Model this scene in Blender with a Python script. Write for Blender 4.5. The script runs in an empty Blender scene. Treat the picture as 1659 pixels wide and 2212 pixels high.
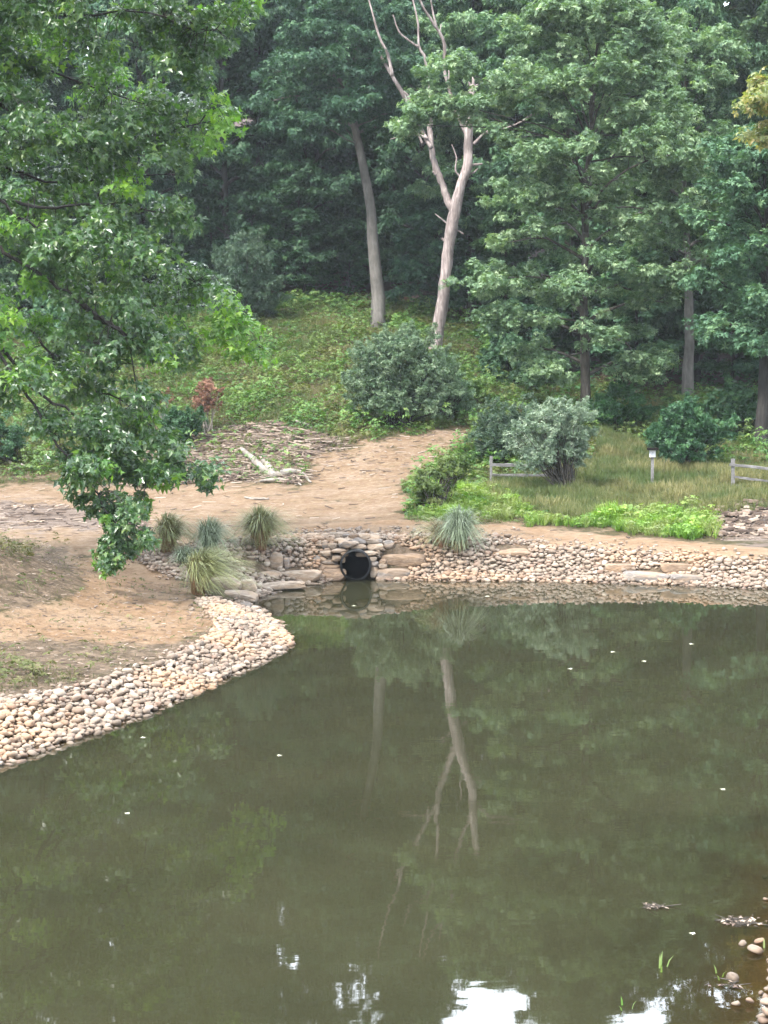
import bpy, math, random
import numpy as np
from mathutils import Matrix, Vector

PI = math.pi
sc = bpy.context.scene
col = sc.collection

# ------------------------------------------------------------------ camera
CH = 7.2
F = 3200.0                                   # focal length in units of a 1659 x 2212 frame
PITCH = math.atan(286.0 / F)
ROLL = math.radians(-0.7)
cam_d = bpy.data.cameras.new('camera')
cam = bpy.data.objects.new('camera', cam_d)
col.objects.link(cam)
cam_d.sensor_fit = 'VERTICAL'
cam_d.sensor_height = 36.0
cam_d.lens = 18.0 / (1106.0 / F)
cam_d.clip_end = 3000
Mc = Matrix.Translation((0, 0, CH)) @ Matrix.Rotation(PI / 2 - PITCH, 4, 'X') @ Matrix.Rotation(ROLL, 4, 'Z')
cam.matrix_world = Mc
sc.camera = cam
MW = np.array(Mc.to_3x3())
MI = np.linalg.inv(MW)
CO = np.array([0, 0, CH])


def proj(P):
    P = np.atleast_2d(np.asarray(P, float))
    c = (P - CO) @ MI.T
    d = np.maximum(-c[:, 2], 1e-3)
    return 829.5 + F * c[:, 0] / d, 1106 - F * c[:, 1] / d


def ray(px, py):
    v = MW @ np.array([(px - 829.5) / F, (1106 - py) / F, -1.0])
    return v / v[1]


def at(px, py, Y):
    return CO + ray(px, py) * Y


def onz(px, py, z=0.0):
    r = ray(px, py)
    return CO + r * ((z - CH) / r[2])


# ------------------------------------------------------------------ noise
def _h(i, j, s):
    n = (i.astype(np.int64) * 374761393 + j.astype(np.int64) * 668265263 + s * 974634777) & 0xffffffff
    n = ((n ^ (n >> 13)) * 1274126177) & 0xffffffff
    return ((n ^ (n >> 16)) & 0xffff) / 65535.0


def vnoise(x, y, s=0):
    i = np.floor(x); j = np.floor(y)
    fx = x - i; fy = y - j
    fx = fx * fx * (3 - 2 * fx); fy = fy * fy * (3 - 2 * fy)
    a = _h(i, j, s); b = _h(i + 1, j, s); c = _h(i, j + 1, s); d = _h(i + 1, j + 1, s)
    return (a * (1 - fx) + b * fx) * (1 - fy) + (c * (1 - fx) + d * fx) * fy


def fbm(x, y, s=0, o=4):
    r = 0; a = 0.5
    for k in range(o):
        r = r + a * (vnoise(x * 2 ** k + 17.3 * k, y * 2 ** k - 9.1 * k, s + k) - 0.5)
        a *= 0.5
    return r * 2


def sm(t):
    t = np.clip(t, 0, 1)
    return t * t * (3 - 2 * t)


# ------------------------------------------------------------------ pond outline
vis_left = [(0, 1652), (130, 1608), (300, 1548), (480, 1467), (560, 1430), (600, 1410), (628, 1388), (605, 1355), (565, 1325), (545, 1303), (560, 1290), (600, 1273), (660, 1262), (720, 1255), (768, 1252), (850, 1253), (1000, 1255), (1200, 1256), (1400, 1261), (1540, 1267), (1659, 1272), (1900, 1280)]
P = [(-10, 23), (-12, 16), (-9, 12), (0, 11.5), (3.2, 13)]
nr = [(1682, 2230), (1664, 2190), (1668, 2130), (1688, 2060), (1718, 1980)]
P += [tuple(onz(a, b)[:2]) for a, b in nr]
P += [(7.5, 24), (12, 28), (20, 32), (27, 40), (28, 48)]
P += [tuple(onz(a, b)[:2]) for a, b in reversed(vis_left)]
P = np.array(P)


def inpoly(x, y, poly):
    poly = np.asarray(poly, float)
    ins = np.zeros(np.shape(x), bool)
    n = len(poly)
    for i in range(n):
        x0, y0 = poly[i]; x1, y1 = poly[(i + 1) % n]
        if y0 == y1:
            continue
        c = ((y0 > y) != (y1 > y)) & (x < (x1 - x0) * (y - y0) / (y1 - y0) + x0)
        ins ^= c
    return ins


def sdf(x, y):
    d = np.full(np.shape(x), 1e9)
    n = len(P)
    for i in range(n):
        ax, ay = P[i]; bx, by = P[(i + 1) % n]
        ex, ey = bx - ax, by - ay
        t = np.clip(((x - ax) * ex + (y - ay) * ey) / (ex * ex + ey * ey), 0, 1)
        d = np.minimum(d, np.hypot(x - ax - t * ex, y - ay - t * ey))
    return np.where(inpoly(x, y, P), -d, d)


CUL = onz(768, 1253)                       # waterline point of the culvert
CX, CY = CUL[0], CUL[1]
cols_x = np.array([-40, -12, -4, 1, 6, 14, 40.])
ys = np.array([58, 64, 72, 80, 90, 100, 110, 120, 140, 180, 260, 420, 900.])
prof = np.array([
    [1.3, 1.3, 1.4, 1.7, 4.0, 7.6, 10.6, 13, 19, 31, 52, 84, 150],
    [1.3, 1.3, 1.4, 1.9, 4.5, 7.8, 10.8, 13, 19, 31, 52, 84, 150],
    [1.35, 1.4, 2.0, 3.2, 5.6, 8.6, 11.0, 13, 19, 31, 52, 84, 150],
    [1.35, 1.5, 2.3, 3.6, 5.6, 8.8, 11.0, 13, 19, 31, 52, 84, 150],
    [1.2, 1.3, 1.9, 3.2, 5.2, 8.0, 10.2, 12.4, 18.5, 30.5, 52, 84, 150],
    [0.95, 1.1, 1.75, 2.7, 4.0, 5.6, 7.6, 10.2, 17, 29, 51, 84, 150],
    [0.9, 1.1, 1.75, 2.4, 3.6, 5.2, 7.2, 9.8, 16.5, 29, 51, 84, 150]])


def hillz(x, y):
    cy = np.array([np.interp(y, ys, prof[k]) for k in range(len(cols_x))])
    xi = np.clip(np.interp(x, cols_x, np.arange(len(cols_x))), 0, len(cols_x) - 1.0001)
    k = xi.astype(int); f = sm(xi - k)
    return np.take_along_axis(cy, k[None], 0)[0] * (1 - f) + np.take_along_axis(cy, k[None] + 1, 0)[0] * f


def terrain(x, y, fine=True):
    x = np.atleast_1d(np.asarray(x, float)); y = np.atleast_1d(np.asarray(y, float))
    sd = sdf(x, y)
    # culvert trench
    near_c = np.exp(-((x - CX) / 2.2) ** 4) * (np.abs(y - CY) < 8)
    notch = (np.abs(x - CX) < 0.62) & (y > CY - 2) & (y < CY + 1.62)
    w_far = np.where(x < -2, sm((y - 49) / 4.5), sm((y - 44) / 5.0))
    hb = np.interp(x, [-8, -1, 6, 14, 30], [1.3, 1.38, 1.1, .85, .75])
    bank = hb * sm(sd / (2.5 - 1.3 * near_c) * 0.9 + 0.04)
    pen = .45 * sm(sd / 1.6) + .035 * np.clip(sd, 0, 10)
    pen += 2.3 * np.exp(-(((x + 14.5) / 4.2) ** 2 + ((y - 44.5) / 5.5) ** 2))
    nearz = .4 * sm(sd / 1.2) + .34 * np.clip(sd, 0, 13) + .02 * np.clip(sd - 13, 0, 400)
    w_near = np.where(x < 0, 1 - sm((y - 15) / 8), 1 - sm((y - 24) / 10))
    land = pen * (1 - w_far) + bank * w_far
    land = land * (1 - w_near) + nearz * w_near
    wh = sm((y - 57) / 4)
    land = land * (1 - wh) + hillz(x, y) * wh
    # rubble mound at the right, brush heap at the left
    land += .9 * np.exp(-(((x - 16.8) / 3.0) ** 2 + ((y - 62.8) / 2.6) ** 2))
    land += .55 * np.exp(-(((x + 14.5) / 5.5) ** 2 + ((y - 64.5) / 2.0) ** 2))
    land += .35 * np.exp(-(((x - 1.8) / 2.0) ** 2 + ((y - 66) / 3.0) ** 2))
    if fine:
        a = sm((sd - .2) / 1.5)
        land += a * (.10 * fbm(x / 2.6, y / 2.6, 3) + .05 * fbm(x / .7, y / .7, 9, 3))
        land += sm((y - 72) / 20) * .9 * fbm(x / 9, y / 9, 5, 3)
    slope = np.where((x > 2) & (y < 24), .16, .45)
    bed = np.maximum(-slope * np.abs(sd), -1.7) - .03
    z = np.where(sd > 0, land, bed)
    z = np.where(notch, np.minimum(z, -.12), z)
    return z


_YS = np.concatenate([np.arange(12, 70, .04), np.arange(70, 300, .15)])


def hit(px, py, dy=0.0):
    """point of the terrain seen in direction (px, py)"""
    r = ray(px, py)
    pts = CO + np.outer(_YS, r)
    t = np.maximum(terrain(pts[:, 0], pts[:, 1]), 0)
    k = np.argmax(pts[:, 2] < t)
    x, y = pts[k, 0], pts[k, 1] + dy
    return np.array([x, y, max(0, float(terrain(x, y)[0]))])


# ------------------------------------------------------------------ mesh helpers
def mk(name, V, F, mat=None, parent=None, smooth=False, fattr=None, vattr=None, loc=None):
    """F: list of (n,k) int arrays"""
    V = np.asarray(V, np.float32)
    if isinstance(F, np.ndarray):
        F = [F]
    F = [f for f in F if len(f)]
    me = bpy.data.meshes.new(name)
    me.vertices.add(len(V))
    me.vertices.foreach_set('co', V.ravel())
    nl = sum(f.size for f in F); nf = sum(len(f) for f in F)
    me.loops.add(nl)
    me.loops.foreach_set('vertex_index', np.concatenate([f.ravel() for f in F]).astype(np.int32))
    me.polygons.add(nf)
    sizes = np.concatenate([np.full(len(f), f.shape[1]) for f in F])
    st = np.concatenate([[0], np.cumsum(sizes)[:-1]]).astype(np.int32)
    me.polygons.foreach_set('loop_start', st)
    me.update(calc_edges=True)
    me.polygons.foreach_set('use_smooth', np.full(nf, smooth))
    for k, v in (fattr or {}).items():
        a = me.attributes.new(k, 'FLOAT', 'FACE'); a.data.foreach_set('value', np.asarray(v, np.float32))
    for k, v in (vattr or {}).items():
        v = np.asarray(v, np.float32)
        if v.ndim == 2:
            a = me.attributes.new(k, 'FLOAT_COLOR', 'POINT'); a.data.foreach_set('color', v.ravel())
        else:
            a = me.attributes.new(k, 'FLOAT', 'POINT'); a.data.foreach_set('value', v)
    if mat:
        me.materials.append(mat)
    o = bpy.data.objects.new(name, me)
    col.objects.link(o)
    if parent:
        o.parent = parent
    if loc is not None:
        o.location = loc
    return o


def tag(o, label=None, cat=None, group=None, kind=None):
    if label: o['label'] = label
    if cat: o['category'] = cat
    if group: o['group'] = group
    if kind: o['kind'] = kind
    return o


def empty(name, loc, rz=0.0):
    e = bpy.data.objects.new(name, None)
    e.location = loc; e.rotation_euler = (0, 0, rz); e.empty_display_size = .2
    col.objects.link(e)
    return e


def copy_tree(o, parent=None):
    c = o.copy(); col.objects.link(c); c.parent = parent
    for ch in [x for x in bpy.data.objects if x.parent == o]:
        copy_tree(ch, c)
    return c


def norm(v):
    return v / np.maximum(np.linalg.norm(v, axis=-1, keepdims=True), 1e-9)


def tube(pts, rad, sides=7, rng=None, rough=0.0, cap=True):
    pts = np.asarray(pts, float); n = len(pts)
    rad = np.asarray(rad, float)
    T = norm(np.gradient(pts, axis=0))
    up = np.array([0, 1, 0.]) if abs(T[0][1]) < .9 else np.array([1., 0, 0])
    U = norm(np.cross(T, up)); W = np.cross(T, U)
    a = np.linspace(0, 2 * PI, sides, endpoint=False)
    R = rad[:, None] * np.ones((1, sides))
    if rough and rng is not None:
        R = R * (1 + rough * rng.standard_normal((n, sides)))
    V = pts[:, None] + R[..., None] * (np.cos(a)[None, :, None] * U[:, None] + np.sin(a)[None, :, None] * W[:, None])
    i = np.arange(n - 1)[:, None] * sides; j = np.arange(sides)[None]; j2 = (j + 1) % sides
    Fq = np.stack([i + j, i + j2, i + sides + j2, i + sides + j], -1).reshape(-1, 4)
    V = V.reshape(-1, 3)
    out = [Fq]
    if cap:
        V = np.vstack([V, pts[-1], pts[0]])
        jj = np.arange(sides); b = (n - 1) * sides
        out.append(np.stack([b + jj, b + (jj + 1) % sides, np.full(sides, n * sides)], -1))
        out.append(np.stack([(jj + 1) % sides, jj, np.full(sides, n * sides + 1)], -1))
    return V, out


class Bag:
    def __init__(s):
        s.V = []; s.F = {}; s.n = 0

    def add(s, V, Fs):
        if isinstance(Fs, np.ndarray): Fs = [Fs]
        for f in Fs:
            if len(f): s.F.setdefault(f.shape[1], []).append(f + s.n)
        s.V.append(V); s.n += len(V)

    def out(s):
        return np.vstack(s.V), [np.vstack(s.F[k]) for k in sorted(s.F)]


def smooth_path(pts, n, rng=None, j=0.0):
    pts = np.asarray(pts, float)
    d = np.concatenate([[0], np.cumsum(np.linalg.norm(np.diff(pts, axis=0), axis=1))])
    t = np.linspace(0, d[-1], n)
    # catmull-rom through cumulative length
    out = np.zeros((n, pts.shape[1]))
    k = np.clip(np.searchsorted(d, t, 'right') - 1, 0, len(pts) - 2)
    u = ((t - d[k]) / (d[k + 1] - d[k]))[:, None]
    p1 = pts[k]; p2 = pts[k + 1]; p0 = pts[np.maximum(k - 1, 0)]; p3 = pts[np.minimum(k + 2, len(pts) - 1)]
    out = .5 * ((2 * p1) + (-p0 + p2) * u + (2 * p0 - 5 * p1 + 4 * p2 - p3) * u ** 2 + (-p0 + 3 * p1 - 3 * p2 + p3) * u ** 3)
    if rng is not None and j:
        e = rng.standard_normal(out.shape) * j
        e[0] = 0
        out[:, :3] += e[:, :3]
    return out


# leaf templates: (V, F quads) in a local frame, x = pointing out, z = normal, unit size
def spray(n=6, L=1.0, W=.26, droop=.22, seed=1):
    r = np.random.default_rng(seed)
    V = []; Fq = []
    for k in range(n):
        a = 2 * PI * k / n + r.uniform(-.25, .25)
        l = L * r.uniform(.7, 1.05)
        d = np.array([math.cos(a), math.sin(a), 0]); s = np.array([-d[1], d[0], 0])
        z = np.array([0, 0, 1.])
        b = len(V)
        tw = r.uniform(-.15, .15)
        V += [d * .06, d * l * .5 + s * W * l - z * (droop * .3 + tw), d * l - z * droop * r.uniform(.5, 1.8), d * l * .5 - s * W * l - z * (droop * .3 - tw)]
        Fq.append([b, b + 1, b + 2, b + 3])
    return np.array(V), np.array(Fq)


def maple_leaf():
    ang = [-180, -150, -110, -85, -52, -34, 0, 34, 52, 85, 110, 150]
    rad = [.18, .52, .30, .82, .38, .62, 1.0, .62, .38, .82, .30, .52]
    rad = [.15, .45, .30, .85, .40, .50, 1.0, .50, .40, .85, .30, .45]
    V = [(0, 0, 0)]
    for a, r in zip(ang, rad):
        a = math.radians(a)
        V.append((r * math.cos(a) + .15, r * math.sin(a), -.22 * r * r + .08 * abs(math.sin(a))))
    n = len(ang)
    Ft = [[0, 1 + i, 1 + (i + 1) % n] for i in range(n)]
    return np.array(V), np.array(Ft)


def blades(n=5, h=1.0, w=.06, lean=.45, seed=2):
    r = np.random.default_rng(seed)
    V = []; Fq = []
    for k in range(n):
        a = r.uniform(0, 2 * PI)
        d = np.array([math.cos(a), math.sin(a), 0]); s = np.array([-d[1], d[0], 0])
        o = d * r.uniform(0, .12)
        hh = h * r.uniform(.6, 1.1); l = lean * r.uniform(.3, 1.4)
        b = len(V)
        V += [o - s * w, o + s * w, o + d * l * .35 + s * w * .8 + np.array([0, 0, hh * .6]), o + d * l * .35 - s * w * .8 + np.array([0, 0, hh * .6])]
        V += [o + d * l + np.array([0, 0, hh])]
        Fq.append([b, b + 1, b + 2, b + 3]); Fq.append([b + 3, b + 2, b + 4, b + 4])
    return np.array(V), np.array(Fq)


def scatter(tmpl, C, N, X, size):
    """instances of a template at C with normals N, pointing direction X"""
    V0, F0 = tmpl
    N = norm(N); Y = norm(np.cross(N, X)); X = np.cross(Y, N)
    n = len(C); m = len(V0)
    size = np.broadcast_to(size, (n,))
    V = C[:, None] + size[:, None, None] * (V0[None, :, 0:1] * X[:, None] + V0[None, :, 1:2] * Y[:, None] + V0[None, :, 2:3] * N[:, None])
    Fn = (F0[None] + (np.arange(n) * m)[:, None, None]).reshape(-1, F0.shape[1])
    return V.reshape(-1, 3), Fn, len(F0)


def tri_fix(Fq):
    """degenerate quads -> split into tris/quads"""
    d = Fq[:, 2] == Fq[:, 3] if Fq.shape[1] == 4 else np.zeros(len(Fq), bool)
    return [Fq[~d]], Fq[d][:, :3], ~d


# ------------------------------------------------------------------ materials
def newmat(name):
    m = bpy.data.materials.new(name); m.use_nodes = True
    nt = m.node_tree
    for n in list(nt.nodes):
        nt.nodes.remove(n)
    return m, nt, nt.nodes, nt.links


class NB:
    def __init__(s, name):
        s.m, s.nt, s.N, s.L = newmat(name)
        s.out = s.N.new('ShaderNodeOutputMaterial')

    def n(s, t, **kw):
        o = s.N.new(t)
        for k, v in kw.items():
            if k.startswith('i_'):
                o.inputs[k[2:].replace('_', ' ')].default_value = v
            else:
                setattr(o, k, v)
        return o

    def noise(s, scale, detail=4, rough=.6, vec=None, dist=0.0):
        o = s.n('ShaderNodeTexNoise')
        o.inputs['Scale'].default_value = scale; o.inputs['Detail'].default_value = detail
        o.inputs['Roughness'].default_value = rough; o.inputs['Distortion'].default_value = dist
        if vec is not None: s.L.new(vec, o.inputs['Vector'])
        return o.outputs['Fac']

    def ramp(s, fac, stops, interp='LINEAR'):
        o = s.n('ShaderNodeValToRGB'); o.color_ramp.interpolation = interp
        e = o.color_ramp.elements
        while len(e) < len(stops): e.new(.5)
        for i, (p, c) in enumerate(stops):
            e[i].position = p
            e[i].color = (c, c, c, 1) if isinstance(c, (int, float)) else (*c, 1)
        s.L.new(fac, o.inputs['Fac'])
        return o.outputs['Color']

    def mix(s, fac, a, b, mode='MIX'):
        o = s.n('ShaderNodeMix', data_type='RGBA', blend_type=mode)
        for sock, v in ((o.inputs[0], fac), (o.inputs[6], a), (o.inputs[7], b)):
            if isinstance(v, (int, float)): sock.default_value = v
            elif isinstance(v, tuple): sock.default_value = (*v, 1)
            else: s.L.new(v, sock)
        return o.outputs[2]

    def math(s, op, a, b=0.0, c=None, clamp=False):
        o = s.n('ShaderNodeMath', operation=op, use_clamp=clamp)
        for i, v in enumerate((a, b, c)):
            if v is None: continue
            if isinstance(v, (int, float)): o.inputs[i].default_value = v
            else: s.L.new(v, o.inputs[i])
        return o.outputs[0]

    def attr(s, name, out='Fac'):
        o = s.n('ShaderNodeAttribute'); o.attribute_name = name
        return o.outputs[out]

    def mapping(s, vec, scale=(1, 1, 1), rot=(0, 0, 0)):
        o = s.n('ShaderNodeMapping')
        o.inputs['Scale'].default_value = scale; o.inputs['Rotation'].default_value = rot
        s.L.new(vec, o.inputs['Vector'])
        return o.outputs[0]

    def bump(s, h, strength=.5, dist=.05):
        o = s.n('ShaderNodeBump'); o.inputs['Strength'].default_value = strength; o.inputs['Distance'].default_value = dist
        s.L.new(h, o.inputs['Height'])
        return o.outputs[0]

    def princ(s, colr, rough=.8, bump=None, spec=.3, **kw):
        o = s.n('ShaderNodeBsdfPrincipled')
        if isinstance(colr, tuple): o.inputs['Base Color'].default_value = (*colr, 1)
        else: s.L.new(colr, o.inputs['Base Color'])
        if isinstance(rough, (int, float)): o.inputs['Roughness'].default_value = rough
        else: s.L.new(rough, o.inputs['Roughness'])
        o.inputs['Specular IOR Level'].default_value = spec
        if bump is not None: s.L.new(bump, o.inputs['Normal'])
        for k, v in kw.items(): o.inputs[k].default_value = v
        return o.outputs[0]

    def done(s, sh):
        s.L.new(sh, s.out.inputs['Surface'])
        return s.m

    def pos(s):
        return s.n('ShaderNodeNewGeometry').outputs['Position']

    def rnd(s):
        return s.n('ShaderNodeObjectInfo').outputs['Random']

    def hsv(s, c, h=.5, sat=1.0, v=1.0):
        o = s.n('ShaderNodeHueSaturation')
        for k, x in (('Hue', h), ('Saturation', sat), ('Value', v)):
            if isinstance(x, (int, float)): o.inputs[k].default_value = x
            else: s.L.new(x, o.inputs[k])
        s.L.new(c, o.inputs['Color'])
        return o.outputs[0]


def leafmat(name, pal, trans=.3, rough=.5, spec=.35, patch=None, tcol=None):
    """pal: three linear colours along the tint attribute"""
    b = NB(name)
    t = b.attr('tint')
    c = b.ramp(t, [(0, pal[0]), (.5, pal[1]), (1, pal[2])])
    if patch:
        n = b.noise(patch[0], 2, .5, b.pos())
        f = b.ramp(n, [(.42, 0.0), (.62, 1.0)])
        f2 = b.n('ShaderNodeRGBToBW'); b.L.new(f, f2.inputs[0])
        c = b.mix(b.math('MULTIPLY', f2.outputs[0], patch[2]), c, patch[1])
    r = b.rnd()
    c = b.hsv(c, b.math('MULTIPLY_ADD', r, .03, .485), 1.0, b.math('MULTIPLY_ADD', r, .45, .78))
    p = b.princ(c, rough, None, spec)
    tr = b.n('ShaderNodeBsdfTranslucent')
    c2 = b.mix(1.0, c, tcol or (1.15, 1.35, .45), 'MULTIPLY')
    b.L.new(c2, tr.inputs['Color'])
    mx = b.n('ShaderNodeMixShader'); mx.inputs[0].default_value = trans
    b.L.new(p, mx.inputs[1]); b.L.new(tr.outputs[0], mx.inputs[2])
    return b.done(mx.outputs[0])


M = {}
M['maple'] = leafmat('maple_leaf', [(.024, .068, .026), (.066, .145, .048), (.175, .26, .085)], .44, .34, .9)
M['maple_backlit'] = leafmat('backlit_tint_maple_leaf', [(.06, .14, .03), (.11, .21, .03), (.2, .3, .04)], .45, .42, .5)  # yellow of the backlit tips put into the leaf colour
M['forest_dark'] = leafmat('dark_forest_leaf', [(.015, .045, .027), (.035, .086, .046), (.078, .148, .072)], .22, .55, .25)
M['forest_mid'] = leafmat('green_forest_leaf', [(.028, .070, .037), (.062, .130, .070), (.135, .21, .105)], .25, .55, .25)
M['oak'] = leafmat('oak_leaf', [(.050, .098, .052), (.118, .190, .100), (.26, .335, .195)], .3, .5, .3)
M['autumn'] = leafmat('autumn_leaf', [(.09, .13, .05), (.19, .19, .08), (.30, .22, .12)], .35, .5, .3)
M['olive'] = leafmat('olive_leaf', [(.055, .115, .060), (.125, .20, .115), (.25, .33, .21)], .2, .5, .35)
M['olive_dark'] = leafmat('dark_olive_leaf', [(.03, .07, .042), (.065, .115, .07), (.12, .17, .11)], .2, .5, .35)  # darker grey green leaf than the other olive shrubs
M['olive_light'] = leafmat('silver_olive_leaf', [(.08, .135, .085), (.17, .235, .165), (.34, .40, .31)], .2, .5, .35)
M['shrub'] = leafmat('shrub_leaf', [(.018, .055, .025), (.032, .085, .035), (.06, .12, .04)], .25, .5, .3)
M['weed'] = leafmat('weed_leaf', [(.028, .070, .020), (.060, .120, .030), (.125, .165, .042)], .3, .55, .25, patch=(.22, (.14, .13, .05), .65))
M['weed_light'] = leafmat('light_weed_leaf', [(.04, .095, .028), (.085, .165, .045), (.15, .22, .06)], .3, .5, .3, patch=(.3, (.13, .14, .05), .5))
M['lime'] = leafmat('bright_weed_leaf', [(.06, .13, .022), (.13, .25, .035), (.25, .34, .07)], .35, .5, .3, patch=(.7, (.20, .19, .09), .6))
M['drygrass'] = leafmat('dry_grass_blade', [(.060, .078, .030), (.130, .128, .054), (.25, .215, .115)], .2, .7, .15, patch=(.3, (.05, .090, .028), .7))
M['dead_leaf'] = leafmat('dead_brown_leaf', [(.07, .035, .03), (.15, .065, .05), (.22, .11, .08)], .15, .7, .2)
M['fern'] = leafmat('under_leaf', [(.02, .06, .024), (.035, .09, .033), (.07, .13, .04)], .3, .55, .25)


def barkmat(name, c0, c1, c2, sc_=(9, 9, 1.6), rough=.9, bs=.6):
    b = NB(name)
    co = b.n('ShaderNodeTexCoord').outputs['Object']
    v = b.mapping(co, sc_)
    n = b.noise(1.0, 6, .7, v, .5)
    n2 = b.noise(.7, 3, .6, co)
    c = b.ramp(n, [(.3, c0), (.5, c1), (.72, c2)])
    c = b.mix(b.ramp(n2, [(.35, 0.0), (.65, .6)]), c, tuple(x * .6 for x in c0))
    return b.done(b.princ(c, rough, b.bump(n, bs, .05), .2))


M['bark'] = barkmat('grey_brown_bark', (.030, .026, .022), (.07, .06, .052), (.13, .115, .10))
M['bark_dark'] = barkmat('dark_bark', (.018, .017, .016), (.035, .031, .029), (.06, .055, .05))
M['bark_pale'] = barkmat('smooth_grey_bark', (.075, .068, .062), (.125, .115, .105), (.19, .175, .16), (5, 5, 1.0), .85, .3)
M['deadwood'] = barkmat('bleached_dead_wood', (.085, .068, .064), (.25, .205, .195), (.50, .44, .42), (6, 6, .55), .85, 1.0)
M['driftwood'] = barkmat('weathered_fallen_wood', (.11, .095, .085), (.26, .23, .2), (.42, .38, .33), (3, 3, 3), .85, .6)
M['railwood'] = barkmat('weathered_grey_fence_wood', (.10, .097, .10), (.20, .193, .193), (.30, .29, .29), (3, 3, 12), .85, .4)


def stonemat(name, rnd_from, big=False):
    b = NB(name)
    r = b.attr('tint') if rnd_from == 'attr' else b.rnd()
    c = b.ramp(r, [(0, (.175, .132, .102)), (.18, (.085, .068, .057)), (.34, (.22, .168, .132)), (.48, (.14, .084, .063)), (.6, (.25, .205, .165)), (.78, (.15, .113, .092)), (.9, (.33, .288, .242)), (1, (.12, .072, .052))])
    pos = b.pos()
    co = b.n('ShaderNodeTexCoord').outputs['Object']
    n = b.noise(5 if big else 9, 5, .65, pos if not big else b.mapping(co, (1, 1, 2.5)), .6)
    c = b.mix(b.ramp(n, [(.3, .0), (.75, .55)]), c, (.24, .18, .13))
    n2 = b.noise(.45, 2, .5, pos)
    c = b.mix(b.ramp(n2, [(.5, 0.0), (.68, .5)]), c, (.42, .25, .14), 'MULTIPLY' if False else 'MIX')
    # wet foot of the stones at the waterline
    z = b.n('ShaderNodeSeparateXYZ'); b.L.new(pos, z.inputs[0])
    zz = b.math('ADD', z.outputs[2], b.math('MULTIPLY', n, .04))
    wet = b.math('SUBTRACT', 1.0, b.math('DIVIDE', zz, .11, clamp=True), clamp=True)
    c = b.mix(wet, c, (.34, .31, .28), 'MULTIPLY')
    bn = b.noise(22 if not big else 10, 6, .7, pos)
    return b.done(b.princ(c, .72, b.bump(bn, .45 if not big else .8, .02 if not big else .06), .3))


M['stone'] = stonemat('river_stone_attr', 'attr')
M['stone_o'] = stonemat('river_stone', 'obj')


def slabmat(name, cs):
    b = NB(name)
    co = b.n('ShaderNodeTexCoord').outputs['Object']
    pos = b.pos()
    n = b.noise(3.2, 6, .68, b.mapping(co, (1, 1, 3.2)), .8)
    n2 = b.noise(1.1, 3, .6, b.mapping(pos, (1, 1, 5)))
    c = b.ramp(n, [(.28, cs[0]), (.5, cs[1]), (.7, cs[2])])
    c = b.mix(b.ramp(n2, [(.45, 0.0), (.6, .5)]), c, (.30, .20, .125))
    r = b.rnd()
    c = b.hsv(c, .5, 1.0, b.math('MULTIPLY_ADD', r, .4, .8))
    z = b.n('ShaderNodeSeparateXYZ'); b.L.new(pos, z.inputs[0])
    wet = b.math('SUBTRACT', 1.0, b.math('DIVIDE', b.math('ADD', z.outputs[2], b.math('MULTIPLY', n, .04)), .10, clamp=True), clamp=True)
    c = b.mix(wet, c, (.34, .31, .28), 'MULTIPLY')
    return b.done(b.princ(c, .85, b.bump(n, 1.0, .07), .2))


M['slab'] = slabmat('tan_sandstone', [(.12, .092, .07), (.24, .19, .15), (.36, .305, .25)])
M['slab_grey'] = slabmat('grey_fieldstone', [(.09, .078, .07), (.16, .14, .128), (.25, .228, .21)])
M['slab_brown'] = slabmat('brown_sandstone', [(.085, .058, .042), (.18, .125, .088), (.29, .215, .155)])


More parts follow.
